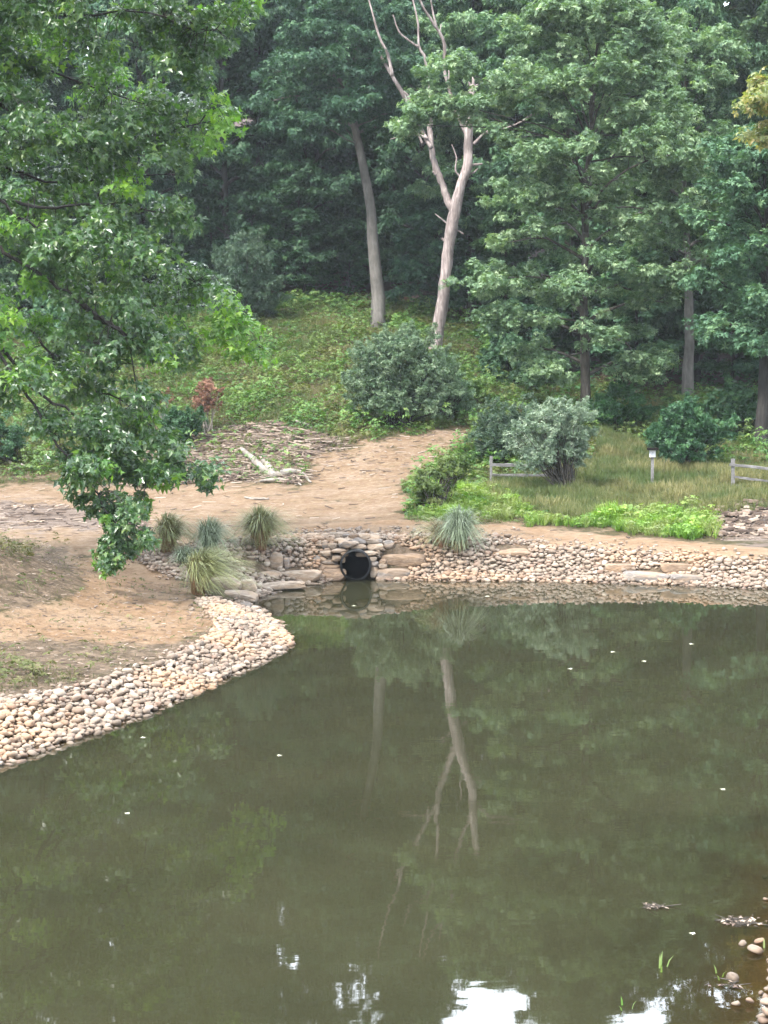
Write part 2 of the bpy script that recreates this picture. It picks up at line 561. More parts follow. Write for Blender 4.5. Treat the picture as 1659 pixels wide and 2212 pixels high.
def groundmat():
    b = NB('ground_soil')
    pos = b.pos()
    z1 = b.n('ShaderNodeSeparateColor'); b.L.new(b.attr('zone', 'Color'), z1.inputs[0])
    z2 = b.n('ShaderNodeSeparateColor'); b.L.new(b.attr('zone2', 'Color'), z2.inputs[0])
    nf = b.noise(3.0, 8, .72, pos, .3)
    nm = b.noise(.55, 5, .6, pos)
    ns = b.noise(1.0, 6, .7, b.mapping(pos, (.35, 2.6, 1), (0, 0, .05)), .6)      # along the track
    hf = b.noise(14, 4, .7, pos)
    hg = b.noise(7, 5, .75, b.mapping(pos, (.5, 1.6, 1)))
    litter = b.ramp(nf, [(.3, (.030, .020, .016)), (.55, (.062, .038, .030)), (.75, (.10, .06, .046))])
    soil = b.ramp(nf, [(.3, (.035, .035, .018)), (.5, (.07, .06, .030)), (.7, (.12, .09, .05))])
    dirt = b.ramp(ns, [(.25, (.085, .054, .035)), (.45, (.175, .118, .070)), (.6, (.23, .162, .10)), (.8, (.32, .24, .16))])
    dirt = b.mix(b.ramp(nf, [(.52, 0.0), (.68, .65)]), dirt, (.20, .13, .09))
    dirt = b.mix(b.ramp(nm, [(.45, 0.0), (.62, .5)]), dirt, (.28, .215, .165))
    dirt = b.mix(b.ramp(hg, [(.47, 0.0), (.60, .85)]), dirt, (.16, .10, .07))
    dirt = b.mix(b.ramp(hg, [(.34, .85), (.46, .0)]), dirt, (.36, .285, .22))
    orange = b.ramp(nf, [(.28, (.14, .085, .050)), (.5, (.235, .150, .090)), (.75, (.33, .23, .155))])
    orange = b.mix(b.ramp(nm, [(.42, 0.0), (.6, .55)]), orange, (.30, .22, .15))
    orange = b.mix(b.ramp(hg, [(.52, 0.0), (.68, .6)]), orange, (.15, .09, .06))
    brown = b.ramp(nf, [(.3, (.055, .043, .030)), (.5, (.125, .092, .064)), (.72, (.26, .19, .14))])
    grey = b.ramp(ns, [(.3, (.06, .045, .038)), (.5, (.15, .115, .095)), (.7, (.27, .22, .19))])
    c = soil
    nl_ = b.noise(.9, 3, .6, pos)
    j = b.math('ADD', b.math('MULTIPLY_ADD', b.math('SUBTRACT', nl_, .5), 2.4, b.math('MULTIPLY', b.math('SUBTRACT', nf, .5), 1.3)), b.math('MULTIPLY', b.math('SUBTRACT', hg, .5), 1.2))

    def soft(ch):
        return b.math('MULTIPLY_ADD', b.math('ADD', b.math('SUBTRACT', ch, .5), j), 2.4, .5, clamp=True)
    def gate(ch):   # keeps zero where zone is zero
        return b.math('MULTIPLY', soft(ch), b.math('MULTIPLY', ch, 3.0, clamp=True))
    c = b.mix(gate(z2.outputs[0]), c, litter)
    c = b.mix(gate(z1.outputs[0]), c, dirt)
    c = b.mix(gate(z2.outputs[1]), c, orange)
    c = b.mix(gate(z2.outputs[2]), c, brown)
    c = b.mix(gate(z1.outputs[2]), c, grey)
    # underwater silt: brown
    zz = b.n('ShaderNodeSeparateXYZ'); b.L.new(pos, zz.inputs[0])
    under = b.math('MULTIPLY', b.math('SUBTRACT', .05, zz.outputs[2]), 12, clamp=True)
    c = b.mix(under, c, (.14, .085, .045))
    h = b.math('ADD', b.math('MULTIPLY', nf, 1.0), b.math('ADD', b.math('MULTIPLY', ns, .8), b.math('MULTIPLY', hf, .25)))
    return b.done(b.princ(c, .95, b.bump(h, 1.0, .22), .1))


M['ground'] = groundmat()


def watermat():
    b = NB('murky_pond_water')
    pos = b.pos()
    n1 = b.noise(1.0, 3, .5, b.mapping(pos, (.5, 1.4, 1)), .3)
    n2 = b.noise(5.0, 3, .5, b.mapping(pos, (.6, 1.3, 1)))
    big = b.noise(.12, 2, .5, pos)
    amp = b.math('MULTIPLY_ADD', big, .6, .2)
    h = b.math('MULTIPLY', b.math('ADD', n1, b.math('MULTIPLY', n2, .16)), amp)
    bp = b.bump(h, .35, .0065)
    fr = b.n('ShaderNodeFresnel'); fr.inputs['IOR'].default_value = 1.333; b.L.new(bp, fr.inputs['Normal'])
    gl = b.n('ShaderNodeBsdfGlossy'); gl.inputs['Roughness'].default_value = .016; b.L.new(bp, gl.inputs['Normal'])
    gl.inputs['Color'].default_value = (1, 1, 1, 1)
    silt = b.ramp(b.noise(.35, 4, .6, pos), [(.3, (.0180, .0180, .0095)), (.7, (.0240, .0236, .0125))])
    df = b.n('ShaderNodeBsdfDiffuse'); b.L.new(silt, df.inputs['Color'])
    tp = b.n('ShaderNodeBsdfTransparent'); tp.inputs['Color'].default_value = (.72, .66, .42, 1)
    dep = b.attr('depth')
    fac = b.math('SUBTRACT', 1.0, b.math('POWER', 2.718, b.math('MULTIPLY', dep, -5.5)), clamp=True)
    m1 = b.n('ShaderNodeMixShader'); b.L.new(fac, m1.inputs[0]); b.L.new(tp.outputs[0], m1.inputs[1]); b.L.new(df.outputs[0], m1.inputs[2])
    m2 = b.n('ShaderNodeMixShader'); b.L.new(fr.outputs[0], m2.inputs[0]); b.L.new(m1.outputs[0], m2.inputs[1]); b.L.new(gl.outputs[0], m2.inputs[2])
    return b.done(m2.outputs[0])


M['water'] = watermat()


def plain(name, c, rough=.7, spec=.3, var=.25, scale=6):
    b = NB(name)
    n = b.noise(scale, 4, .6, b.n('ShaderNodeTexCoord').outputs['Object'])
    cc = b.mix(n, tuple(x * (1 - var) for x in c), tuple(min(1, x * (1 + var)) for x in c))
    return b.done(b.princ(cc, rough, b.bump(n, .3, .01), spec))


M['pipe'] = plain('black_plastic_pipe', (.009, .0095, .0105), .55, .25)
M['bore'] = plain('shaded_pipe_bore', (.0015, .0015, .002), .9, .0)  # shade inside the pipe put into a near-black colour
M['box'] = plain('weathered_white_birdhouse_wood', (.66, .66, .70), .8)
M['roof'] = plain('dark_birdhouse_roof', (.012, .010, .010), .95, .05)
M['floatleaf'] = plain('pale_floating_leaf', (.55, .55, .42), .6)
M['chip'] = NB('wood_chip')
_b = M['chip']
M['chip'] = _b.done(_b.princ(_b.ramp(_b.attr('tint'), [(0, (.05, .035, .028)), (.5, (.14, .10, .08)), (.8, (.27, .21, .165)), (1, (.36, .30, .25))]), .85))
_b = NB('ornamental_grass_blade')
_c = _b.ramp(_b.attr('along'), [(0, (.17, .085, .045)), (.35, (.24, .155, .08)), (.6, (.12, .14, .05)), (1, (.23, .25, .11))])
_c = _b.hsv(_c, .5, 1.0, _b.math('MULTIPLY_ADD', _b.attr('tint'), .8, .55))
M['tuft'] = _b.done(_b.princ(_c, .5, None, .35))
_b = NB('blue_grey_grass_blade')
_c = _b.ramp(_b.attr('along'), [(0, (.13, .10, .06)), (.25, (.085, .12, .065)), (1, (.22, .27, .17))])
_c = _b.hsv(_c, .5, 1.0, _b.math('MULTIPLY_ADD', _b.attr('tint'), .9, .5))
M['tuft_grey'] = _b.done(_b.princ(_c, .45, None, .4))
_b = NB('straw_grass_blade')
_c = _b.ramp(_b.attr('along'), [(0, (.22, .12, .07)), (.5, (.30, .22, .12)), (1, (.20, .26, .12))])
_c = _b.hsv(_c, .5, 1.0, _b.math('MULTIPLY_ADD', _b.attr('tint'), .7, .6))
M['tuft_straw'] = _b.done(_b.princ(_c, .5, None, .35))

# ------------------------------------------------------------------ zones painted where the ground really changes
J = lambda L: np.array(L, float)
Z_track = J([(-900, 1048), (0, 1044), (340, 1046), (500, 1036), (590, 1047), (665, 1040), (655, 985), (760, 957), (900, 940), (1000, 922), (1020, 940), (960, 985), (925, 1015), (882, 1060), (865, 1112), (900, 1127), (1100, 1137), (1400, 1167), (1659, 1186), (2600, 1225), (2600, 1250), (1659, 1210), (1400, 1195), (1040, 1172), (700, 1172), (340, 1190), (180, 1215), (-900, 1200)])
Z_orange = J([(40, 1150), (190, 1195), (300, 1180), (430, 1245), (430, 1285), (470, 1330), (455, 1365), (330, 1400), (120, 1385), (-900, 1420), (-900, 1330), (0, 1318), (130, 1300), (185, 1250), (150, 1200)])
Z_pen = J([(-900, 1100), (0, 1120), (70, 1150), (190, 1200), (200, 1240), (420, 1270), (480, 1340), (455, 1380), (330, 1440), (180, 1480), (0, 1512), (-900, 1700)])
Z_debris = J([(-900, 1080), (0, 1085), (200, 1095), (330, 1118), (340, 1142), (100, 1146), (0, 1140), (-900, 1120)])
Z_brush = J([(330, 935), (480, 925), (610, 915), (690, 935), (760, 955), (660, 1000), (660, 1042), (480, 1045), (330, 1050), (0, 1045), (0, 1030), (200, 1010)])
Z_rubble = J([(1545, 1110), (1580, 1088), (1700, 1080), (2300, 1085), (2300, 1205), (1659, 1176), (1548, 1166)])
Z_lime = J([(880, 1118), (975, 1075), (1000, 1050), (1085, 1062), (1110, 1100), (1300, 1132), (1345, 1115), (1540, 1105), (1545, 1168), (1400, 1160), (1100, 1132)])
Z_side = J([(868, 1112), (885, 1060), (930, 1012), (1000, 955), (1040, 960), (1060, 1060), (1000, 1100), (900, 1125)])
Z_dry = J([(1040, 1060), (1100, 1040), (1280, 1000), (1290, 930), (1400, 960), (1560, 1010), (2300, 1010), (2300, 1100), (1560, 1110), (1340, 1125), (1280, 1130), (1110, 1098)])
Z_stoneL = J([(-350, 1600), (0, 1502), (80, 1490), (200, 1470), (340, 1427), (440, 1377), (470, 1345), (455, 1312), (425, 1290), (455, 1283), (520, 1303), (560, 1318), (605, 1345), (640, 1387), (605, 1418), (482, 1475), (302, 1558), (130, 1620), (0, 1668), (-350, 1800)])
Z_stoneF = J([(285, 1197), (340, 1187), (500, 1172), (600, 1160), (700, 1154), (850, 1157), (1040, 1163), (1150, 1175), (1400, 1194), (1659, 1211), (2400, 1248), (2400, 1320), (1659, 1276), (1500, 1270), (1100, 1259), (900, 1258), (700, 1265), (560, 1290), (520, 1248), (410, 1257), (350, 1228)])


def edge_y(x):
    return np.interp(x, [-30, -14, -8, 0, 6, 12, 30], [112, 114, 119, 121, 112, 104, 97])


def jit(px, py, a=9):
    return px + a * 3.5 * fbm(px / 55, py / 34, 31), py + a * 1.8 * fbm(px / 45, py / 22, 77)


# ------------------------------------------------------------------ ground sheet
def grow_axis(a, b, step, lo, hi, g=1.25):
    mid = list(np.arange(a, b, step)) + [b]
    s = step; up = []; v = b
    while v < hi:
        s *= g; v += s; up.append(v)
    s = step; dn = []; v = a
    while v > lo:
        s *= g; v -= s; dn.append(v)
    return np.array(dn[::-1] + mid + up)


gx = grow_axis(-22, 24, .22, -900, 900)
gy = np.concatenate([grow_axis(14, 70, .2, -500, 70.1), np.arange(70.4, 126, .4), grow_axis(126, 128, .8, 125.9, 1500)[1:]])
gy = np.unique(np.round(gy, 3))
GX, GY = np.meshgrid(gx, gy)
x = GX.ravel(); y = GY.ravel()
z = terrain(x, y)
V = np.stack([x, y, z], -1)
px, py = proj(V)
front = y > 6
jx, jy = jit(px, py)
_jr = np.random.default_rng(2)
_J = [(jx + _jr.normal(0, 30), jy + _jr.normal(0, 12)) for _ in range(24)]
inn = lambda Z: np.mean([inpoly(a, b, Z) & front for a, b in _J], 0)
zone = np.zeros((len(x), 4)); zone[:, 3] = 1; zone2 = zone.copy()
zone[:, 0] = inn(Z_track)
zone[:, 2] = np.maximum(inn(Z_debris), inn(Z_rubble) * .9)
zone[:, 0] = np.maximum(zone[:, 0], inn(Z_rubble) * .55)
zone2[:, 0] = (y > edge_y(x) + 2 * fbm(x / 4, y / 4)) * 1.0
zone2[:, 1] = inn(Z_orange) * (y < 58)
zone2[:, 2] = np.maximum(inn(Z_pen) * (y < 57) * (1 - zone2[:, 1]), inn(Z_brush) * .8)
Z_road = J([(250, 1150), (880, 1122), (1100, 1136), (1400, 1165), (1659, 1184), (2600, 1222), (2600, 1262), (1659, 1218), (1400, 1202), (1150, 1184), (1040, 1170), (860, 1160), (600, 1160), (250, 1190)])
zone[:, 0] = np.maximum(zone[:, 0], inpoly(px, py, Z_road) & front)
zone2[:, 1] = np.maximum(zone2[:, 1], .8 * (inpoly(px, py, Z_road) & front))
zone2[:, 2] = np.maximum(zone2[:, 2], ((inpoly(jx, jy, Z_stoneL) | inpoly(jx, jy, Z_stoneF)) & (y < 60)) * .8)
ny, nx = GX.shape
I = np.arange(nx * ny).reshape(ny, nx)
Fg = np.stack([I[:-1, :-1], I[:-1, 1:], I[1:, 1:], I[1:, :-1]], -1).reshape(-1, 4)
ground = mk('ground', V, Fg, M['ground'], smooth=True, vattr={'zone': zone, 'zone2': zone2})
tag(ground, 'bare tan and brown soil rising into a wooded hillside behind the pond', kind='structure')

wx = np.arange(-34, 44, .35); wy = np.arange(7, 60, .35)
WX, WY = np.meshgrid(wx, wy)
dep = np.clip(-terrain(WX.ravel(), WY.ravel()), 0, 3)
I = np.arange(WX.size).reshape(WX.shape)
Fw = np.stack([I[:-1, :-1], I[:-1, 1:], I[1:, 1:], I[1:, :-1]], -1).reshape(-1, 4)
# keep faces near the pond only
sdw = sdf(WX.ravel(), WY.ravel())
keep = (sdw[Fw] < 1.2).any(1)
water = mk('water', np.stack([WX.ravel(), WY.ravel(), np.zeros(WX.size)], -1), Fw[keep], M['water'], vattr={'depth': dep})
tag(water, 'still murky olive green pond water mirroring the trees', kind='structure')

# ------------------------------------------------------------------ tree growing
SP6 = spray(6, 1.0, .20, .25, 5)
SP5 = spray(5, 1.0, .24, .3, 8)
SPN = spray(7, 1.0, .13, .1, 12)
MAPLE = maple_leaf()


def leaves(name, C, N, X, size, tmpl, mat, parent, rng, tint=None):
    V, Fn, k = scatter(tmpl, C, N, X, size)
    if tint is None:
        tint = rng.uniform(0, 1, len(C))
    return mk(name, V, Fn, mat, parent, fattr={'tint': np.repeat(np.clip(tint, 0, 1), k)})


def puffs(centers, radii, n, rng, flat=.45, upw=.8, outw=.6, rnd=.5):
    """leaf positions spread through soft flattened clumps"""
    k = len(centers)
    c = np.repeat(centers, n, 0); r = np.repeat(radii, n)
    d = norm(rng.standard_normal((k * n, 3))) * (rng.uniform(0, 1, (k * n, 1)) ** .45)
    off = d * r[:, None] * np.array([1, 1, flat])
    off[:, 2] -= .18 * (off[:, 0] ** 2 + off[:, 1] ** 2) / np.maximum(r, .1)
    C = c + off
    N = norm(np.array([0, 0, upw]) + d * outw + rnd * rng.standard_normal(C.shape))
    X = norm(d + np.array([0, 0, -.4]) + .4 * rng.standard_normal(C.shape))
    ct = np.repeat(rng.uniform(-.22, .22, k), n)
    return C, N, X, ct


def grow(seed, H, R, hb, path=None, r0=.3, nl=34, sub=1.3, pr=.9, nleaf=14, size=.36, top=.97, shape=.38, extra=None, side=None, dens=1.0, flat=.45):
    """skeleton and leaves of a broadleaf tree, base at the origin"""
    rng = np.random.default_rng(seed)
    bag = Bag()
    if path is None:
        path = [(0, 0, -.6), (rng.uniform(-.2, .2), rng.uniform(-.2, .2), H * .25), (rng.uniform(-.5, .5), rng.uniform(-.5, .5), H * .6), (rng.uniform(-.8, .8), rng.uniform(-.8, .8), H * .95)]
    tp = smooth_path(path, 16, rng, .04)
    zz = (tp[:, 2] - tp[0, 2]) / (tp[-1, 2] - tp[0, 2])
    tr = r0 * (1 - zz) ** .75 * (1 + .45 * np.exp(-zz * 22)) + .03
    bag.add(*tube(tp, tr, 9, rng, .05))
    C = []; Rr = []
    for i in range(nl):
        u = ((i + .5) / nl) ** .9
        h = H * (hb + (top - hb) * u)
        b0 = np.array([np.interp(h, tp[:, 2], tp[:, a]) for a in (0, 1, 2)])
        rb = np.interp(h, tp[:, 2], tr)
        az = i * 2.39996 + rng.uniform(-.35, .35)
        if side is not None and rng.uniform() < side[1]:
            az = side[0] + rng.uniform(-1.3, 1.3)
        pf = math.sqrt(max(.04, 1 - ((u - shape) / (1.03 - shape if u > shape else shape + .25)) ** 2))
        L = R * pf * rng.uniform(.72, 1.12)
        el = math.radians(8 + 58 * u ** 1.6 + rng.uniform(-10, 10))
        d = np.array([math.cos(az) * math.cos(el), math.sin(az) * math.cos(el), math.sin(el)])
        e = b0 + d * L + np.array([0, 0, -.06 * L])
        m = b0 + d * L * .5 + np.array([0, 0, .10 * L]) + rng.standard_normal(3) * .1
        lp = smooth_path([b0, m, e], 7, rng, .05)
        lr = min(rb * .55, .022 * L + .03) * np.linspace(1, .2, 7)
        bag.add(*tube(lp, lr, 5, cap=False))
        ns = int(L * sub) + 2
        for s in range(ns):
            t = .28 + .72 * (s + rng.uniform(0, .8)) / ns
            t = min(t, 1)
            q = lp[int(t * 6)]
            a2 = az + (1 if s % 2 else -1) * rng.uniform(.4, 1.2)
            l2 = (.42 * L * (1 - .55 * t) + .5) * rng.uniform(.6, 1.1)
            e2 = q + np.array([math.cos(a2) * l2, math.sin(a2) * l2, l2 * rng.uniform(-.12, .38)])
            bag.add(*tube(np.array([q, (q + e2) / 2 + (0, 0, .05 * l2), e2]), [.02 + .006 * l2, .016, .006], 3, cap=False))
            for v in (.55, 1.0):
                C.append(q + (e2 - q) * v + rng.standard_normal(3) * .12); Rr.append(pr * rng.uniform(.6, 1.15))
        C.append(e); Rr.append(pr)
    for (a, c, rr) in (extra or []):
        a = np.array(a, float); c = np.array(c, float)
        bag.add(*tube(smooth_path([a, (a + c) / 2 + (0, 0, .3), c], 6, rng, .05), np.linspace(.07, .02, 6), 5, cap=False))
        for k in range(int(14 * rr)):
            q = c + norm(rng.standard_normal(3)) * rr * np.array([1, 1, .6]) * rng.uniform(.2, 1)
            C.append(q); Rr.append(pr * rng.uniform(.6, 1.1))
    C = np.array(C); Rr = np.array(Rr)
    if dens < 1:
        kk = rng.uniform(0, 1, len(C)) < dens
        C = C[kk]; Rr = Rr[kk]
    LC, LN, LX, ct = puffs(C, Rr, nleaf, rng, flat)
    tint = np.clip(.42 + ct + .22 * rng.standard_normal(len(LC)), 0, 1)
    return bag.out(), (LC, LN, LX, size * rng.uniform(.7, 1.25, len(LC)), tint)


def tree_thing(name, loc, g, leafm, barkm, tmpl, label, cat, group=None, seed=0):
    e = empty(name, loc)
    tag(e, label, cat, group)
    (V, Fs), (C, N, X, S, T) = g
    mk('trunk', V, Fs, barkm, e, smooth=True)
    leaves('crown', C, N, X, S, tmpl, leafm, e, np.random.default_rng(seed), T)
    return e


# ---- forest: eight protos, then copies that share their meshes
ORD = ['first', 'second', 'third', 'fourth', 'fifth', 'sixth', 'seventh', 'eighth', 'ninth', 'tenth', 'eleventh', 'twelfth', 'thirteenth', 'fourteenth', 'fifteenth', 'sixteenth', 'seventeenth', 'eighteenth', 'nineteenth', 'twentieth']
protos = []
specs = [(11, 25, 6.0, .20, .34), (12, 28, 6.5, .26, .36), (13, 24, 5.5, .16, .30), (14, 30, 6.5, .30, .4), (15, 26, 6.2, .22, .33), (16, 22, 5.6, .12, .28)]
for s, H, R, hb, r0 in specs:
    protos.append((grow(s, H, R, hb, r0=r0, nl=34, pr=.92, nleaf=27, size=.315, shape=.42, dens=.78), H))
mesh_cache = {}


def forest_tree(i, k, leaf, loc, sc_, rz, label, name='forest_tree', group='trees of the hillside wood'):
    key = (k, leaf)
    if key not in mesh_cache:
        e = tree_thing(name, (0, 0, 0), protos[k][0], M[leaf], M['bark_dark'], SP5 if k % 2 else SP6, label, 'tree', group, k)
        mesh_cache[key] = e
    else:
        e = copy_tree(mesh_cache[key])
    e.location = loc; e.rotation_euler = (0, 0, rz); e.scale = (sc_[0], sc_[0], sc_[1])
    tag(e, label, 'tree', group)
    return e


rng = np.random.default_rng(4)
rows = [(3.5, 7.0, 'front', 34), (10, 6.8, 'second', 38), (18, 7.2, 'third', 42), (28, 7.8, 'fourth', 46), (40, 8.5, 'fifth', 50), (54, 9.5, 'rear', 56)]
fi = 0
for off, sp, rname, half in rows:
    xs = np.arange(-half, half + .1, sp)
    nrow = 0
    for j, xx in enumerate(xs):
        xx = xx + rng.uniform(-1.8, 1.8)
        yy = float(edge_y(xx)) + off + rng.uniform(-2.2, 2.2)
        if rname == 'front' and (abs(xx + 1.0) < 3.8 or abs(xx - 3.8) < 2.2):
            yy += 6
        zz = float(terrain(xx, yy)[0])
        k = int(rng.integers(0, 6))
        s = rng.uniform(.85, 1.1)
        # the wood is highest left and right and dips in the middle
        dip_ = math.exp(-((xx - 9) / 6.5) ** 2)
        tall = 1.35 - .20 * dip_ + dip_ * rng.uniform(-.05, .05) if off < 30 else 1.05
        leaf = 'oak' if xx > 4 and rng.uniform() < .55 else 'forest_mid' if (xx > 2 and rng.uniform() < .85) or rng.uniform() < .4 else 'forest_dark'
        nrow += 1
        lab = f"{'dark green' if leaf == 'forest_dark' else 'green'} leafy tree, {ORD[nrow - 1]} from the left in the {rname} row of the wood"
        forest_tree(fi, k, leaf, (xx, yy, zz - .2), (s, s * tall), rng.uniform(0, 6.28), lab)
        fi += 1

# understorey saplings along the wood's edge
sapg = [grow(31 + i, 7.5 + i, 2.7, .10, r0=.08, nl=20, sub=1.6, pr=.7, nleaf=22, size=.25, shape=.35) for i in range(3)]
sap_cache = {}
srng = np.random.default_rng(9)
sap_x = np.linspace(-34, 30, 26)
for j, xx in enumerate(sap_x):
    xx = xx + srng.uniform(-.8, .8)
    if -5.5 < xx < -2.0 and j % 2:
        continue
    yy = float(edge_y(xx)) + srng.uniform(.5, 7.5) + (3 if abs(xx + 1.5) < 4 else 0)
    k = j % 3; leaf = ['forest_dark', 'shrub', 'forest_mid'][int(srng.integers(0, 3))]
    lab = f"slim understorey tree at the wood edge, {ORD[j] if j < 20 else ORD[25 - j] } from the {'left' if j < 20 else 'right'} along it"
    if (k, leaf) not in sap_cache:
        e = tree_thing('sapling', (0, 0, 0), sapg[k], M[leaf], M['bark_dark'], SP6, lab, 'tree', seed=50 + k)
        sap_cache[(k, leaf)] = e
    else:
        e = copy_tree(sap_cache[(k, leaf)])
    e.location = (xx, yy, float(terrain(xx, yy)[0]) - .1); e.rotation_euler = (0, 0, srng.uniform(0, 6)); q = srng.uniform(.75, 1.25); e.scale = (q * 1.1, q * 1.1, q)
    tag(e, lab, 'tree', 'understorey trees along the wood edge')


for j in range(16):
    xx = -30 + 2.6 * j + srng.uniform(-.8, .8)
    yy = float(edge_y(xx)) + srng.uniform(11, 22)
    k = j % 3; leaf = ['forest_dark', 'shrub'][j % 2]
    lab = f"tall slender understorey tree inside the wood, {ORD[j]} from the left"
    src = sap_cache.get((k, leaf)) or next(v for kk, v in sap_cache.items() if kk[0] == k)
    e = copy_tree(src)
    q = srng.uniform(1.1, 1.6)
    e.location = (xx, yy, float(terrain(xx, yy)[0]) - .1); e.rotation_euler = (0, 0, srng.uniform(0, 6)); e.scale = (q * 1.2, q * 1.2, q)
    tag(e, lab, 'tree', 'understorey trees deep inside the wood')


# ---- particular trees, placed by what they stand on
def path_from(pts, Y, base):
    return [tuple(at(a, b, Y + (c[0] if c else 0)) - base) for a, b, *c in pts]


def pxm(Y):
    return F / Y


# big light green oak
ob = hit(1265, 912)
OY = ob[1]
op = path_from([(1265, 935), (1264, 800), (1262, 600), (1265, 430), (1274, 300), (1284, 170), (1290, 90)], OY, ob)
EX = []
for (sx, sy, tx, ty, dz, rr) in [(1270, 330, 930, 230, -1.5, 1.7), (1270, 300, 980, 140, -1.0, 2.2), (1272, 320, 1010, 230, -2, 1.6), (1265, 620, 1060, 600, -2, 2.3), (1265, 700, 1090, 690, -2.5, 1.9), (1265, 470, 1130, 430, -2.5, 2.2),
                                 (1268, 350, 1450, 350, -2, 2.4), (1266, 450, 1500, 470, -1.5, 2.2), (1264, 560, 1440, 600, -2, 2.2), (1264, 700, 1400, 790, -2, 1.8), (1264, 760, 1180, 800, -2.5, 1.6), (1280, 200, 1150, 60, 0, 2.4), (1284, 180, 1400, 70, 0, 2.6), (1272, 300, 1330, 150, -3, 2.2), (1270, 300, 1200, 180, -3, 2.2),
                                 (1272, 310, 880, 270, -1.2, 1.2), (1272, 310, 1090, 300, -2.2, 1.5), (1284, 200, 1340, 40, -1, 2.4), (1284, 200, 1200, 10, -1, 2.4), (1280, 230, 1440, 210, -1.5, 2.5), (1280, 230, 1110, 180, -2, 2.3), (1274, 300, 1400, 300, -3, 2.2), (1266, 400, 1180, 340, -3, 2.2)]:
    EX.append((at(sx, sy, OY) - ob, at(tx, ty, OY + dz) - ob, rr))
g = grow(71, (912 - 60) / pxm(OY), 6.6, .10, path=op, r0=.30, nl=40, pr=.80, nleaf=36, size=.235, flat=.6, extra=EX, shape=.6, dens=.75)
tree_thing('oak_tree', ob, g, M['oak'], M['bark'], SP6, 'large light green oak with a straight trunk behind the pale shrub', 'tree', seed=71)

# grey leaning tree left of the dead one
gb = hit(819, 706)
GYd = gb[1]
gp = path_from([(819, 735), (817, 640), (809, 562), (803, 458), (788, 383), (775, 317), (763, 250), (752, 150), (745, 40)], GYd, gb)
GH = gp[-1][2]
EX = []
for (sx, sy, tx, ty, dz, rr) in [(770, 290, 660, 150, 0, 3.0), (765, 260, 850, 110, 0, 3.0), (760, 220, 720, 60, -2, 3.0), (772, 310, 640, 260, -2, 2.2), (765, 280, 860, 240, -1, 2.2), (760, 200, 780, 160, -3, 2.4), (775, 320, 720, 250, -3, 1.8), (760, 150, 800, -60, 0, 3), (760, 150, 650, -40, 0, 3)]:
    EX.append((at(sx, sy, GYd) - gb, at(tx, ty, GYd + dz) - gb, rr))
g = grow(72, GH, 6.2, .62, path=gp, r0=.52, nl=22, pr=1.0, nleaf=26, size=.29, extra=EX)
(Vt, Ft), L = g
e = tree_thing('tall_tree', gb, g, M['forest_dark'], M['bark_pale'], SP5, 'tall tree with a smooth grey leaning trunk left of the dead tree', 'tree', seed=72)

# trees at the right edge of the wood
for (bx, by, H, R, hb, leaf, lab, sd, r0) in [
        (1487, 862, 24, 5.4, .30, 'oak', 'light green tree with a thick pale trunk behind the round dark shrub', 73, .36),
        (1642, 962, 17, 4.6, .27, 'forest_mid', 'broad green tree with a dark trunk behind the right hand fence', 74, .34),
        (1600, 800, 27, 6.5, .25, 'oak', 'tall light green tree rising highest at the right edge of the wood', 75, .34),
        (1390, 800, 30, 6.0, .3, 'oak', 'tall light green tree directly behind the large oak', 76, .34),
        (1110, 720, 30, 6.2, .38, 'forest_mid', 'tall green tree between the dead tree and the large oak', 77, .32)]:
    b0 = hit(bx, by)
    g = grow(sd, H, R, hb, r0=r0, nl=36, pr=.84, nleaf=30, size=.26, shape=.55, dens=.84, flat=.7)
    tree_thing('woodland_tree', b0, g, M[leaf], M['bark_pale' if sd == 73 else 'bark_dark'], SP6, lab, 'tree', seed=sd)

# autumn tinted tree whose branch reaches in at the right
b0 = np.array([21.8, 62.0, float(terrain(21.8, 62.)[0])])
EX = [((0, 0, 14.5), at(1640, 210, 60) - b0, 1.3), ((0, 0, 13.5), at(1655, 290, 61) - b0, 1.0), ((0, 0, 15), at(1655, 190, 63) - b0, 1.2)]
g = grow(81, 24, 5.4, .62, r0=.32, nl=26, pr=.8, nleaf=14, size=.26, extra=EX)
tree_thing('autumn_tree', b0, g, M['autumn'], M['bark'], SP5, 'tree turning yellow and orange whose branch tips reach in at the right', 'tree', seed=81)

# ---- dead forked tree
db = hit(937, 768)
DY = db[1]
dead = empty('dead_tree', db)
tag(dead, 'bleached bare dead tree with a forked trunk on the hillside', 'tree')
rng = np.random.default_rng(5)


def limb(pts, w, name='branch', parent=dead, mat='deadwood', n=None, Y=DY, dz=0, sides=8):
    base = np.array(parent.location)
    W = np.array([at(a, b, Y + dz * i / max(1, len(pts) - 1)) - base for i, (a, b) in enumerate(pts)])
    w = np.array(w) / pxm(Y) / 2
    q = smooth_path(np.hstack([W, w[:, None]]), n or (len(pts) * 4), rng, 0)
    q[1:-1, :3] += rng.standard_normal((len(q) - 2, 3)) * np.maximum(q[1:-1, 3:4], .03) * (.015 if name == 'trunk' else .08)
    V, Fs = tube(q[:, :3], np.maximum(q[:, 3], .012), sides, rng, .07)
    return mk(name, V, Fs, M[mat], parent, smooth=True)


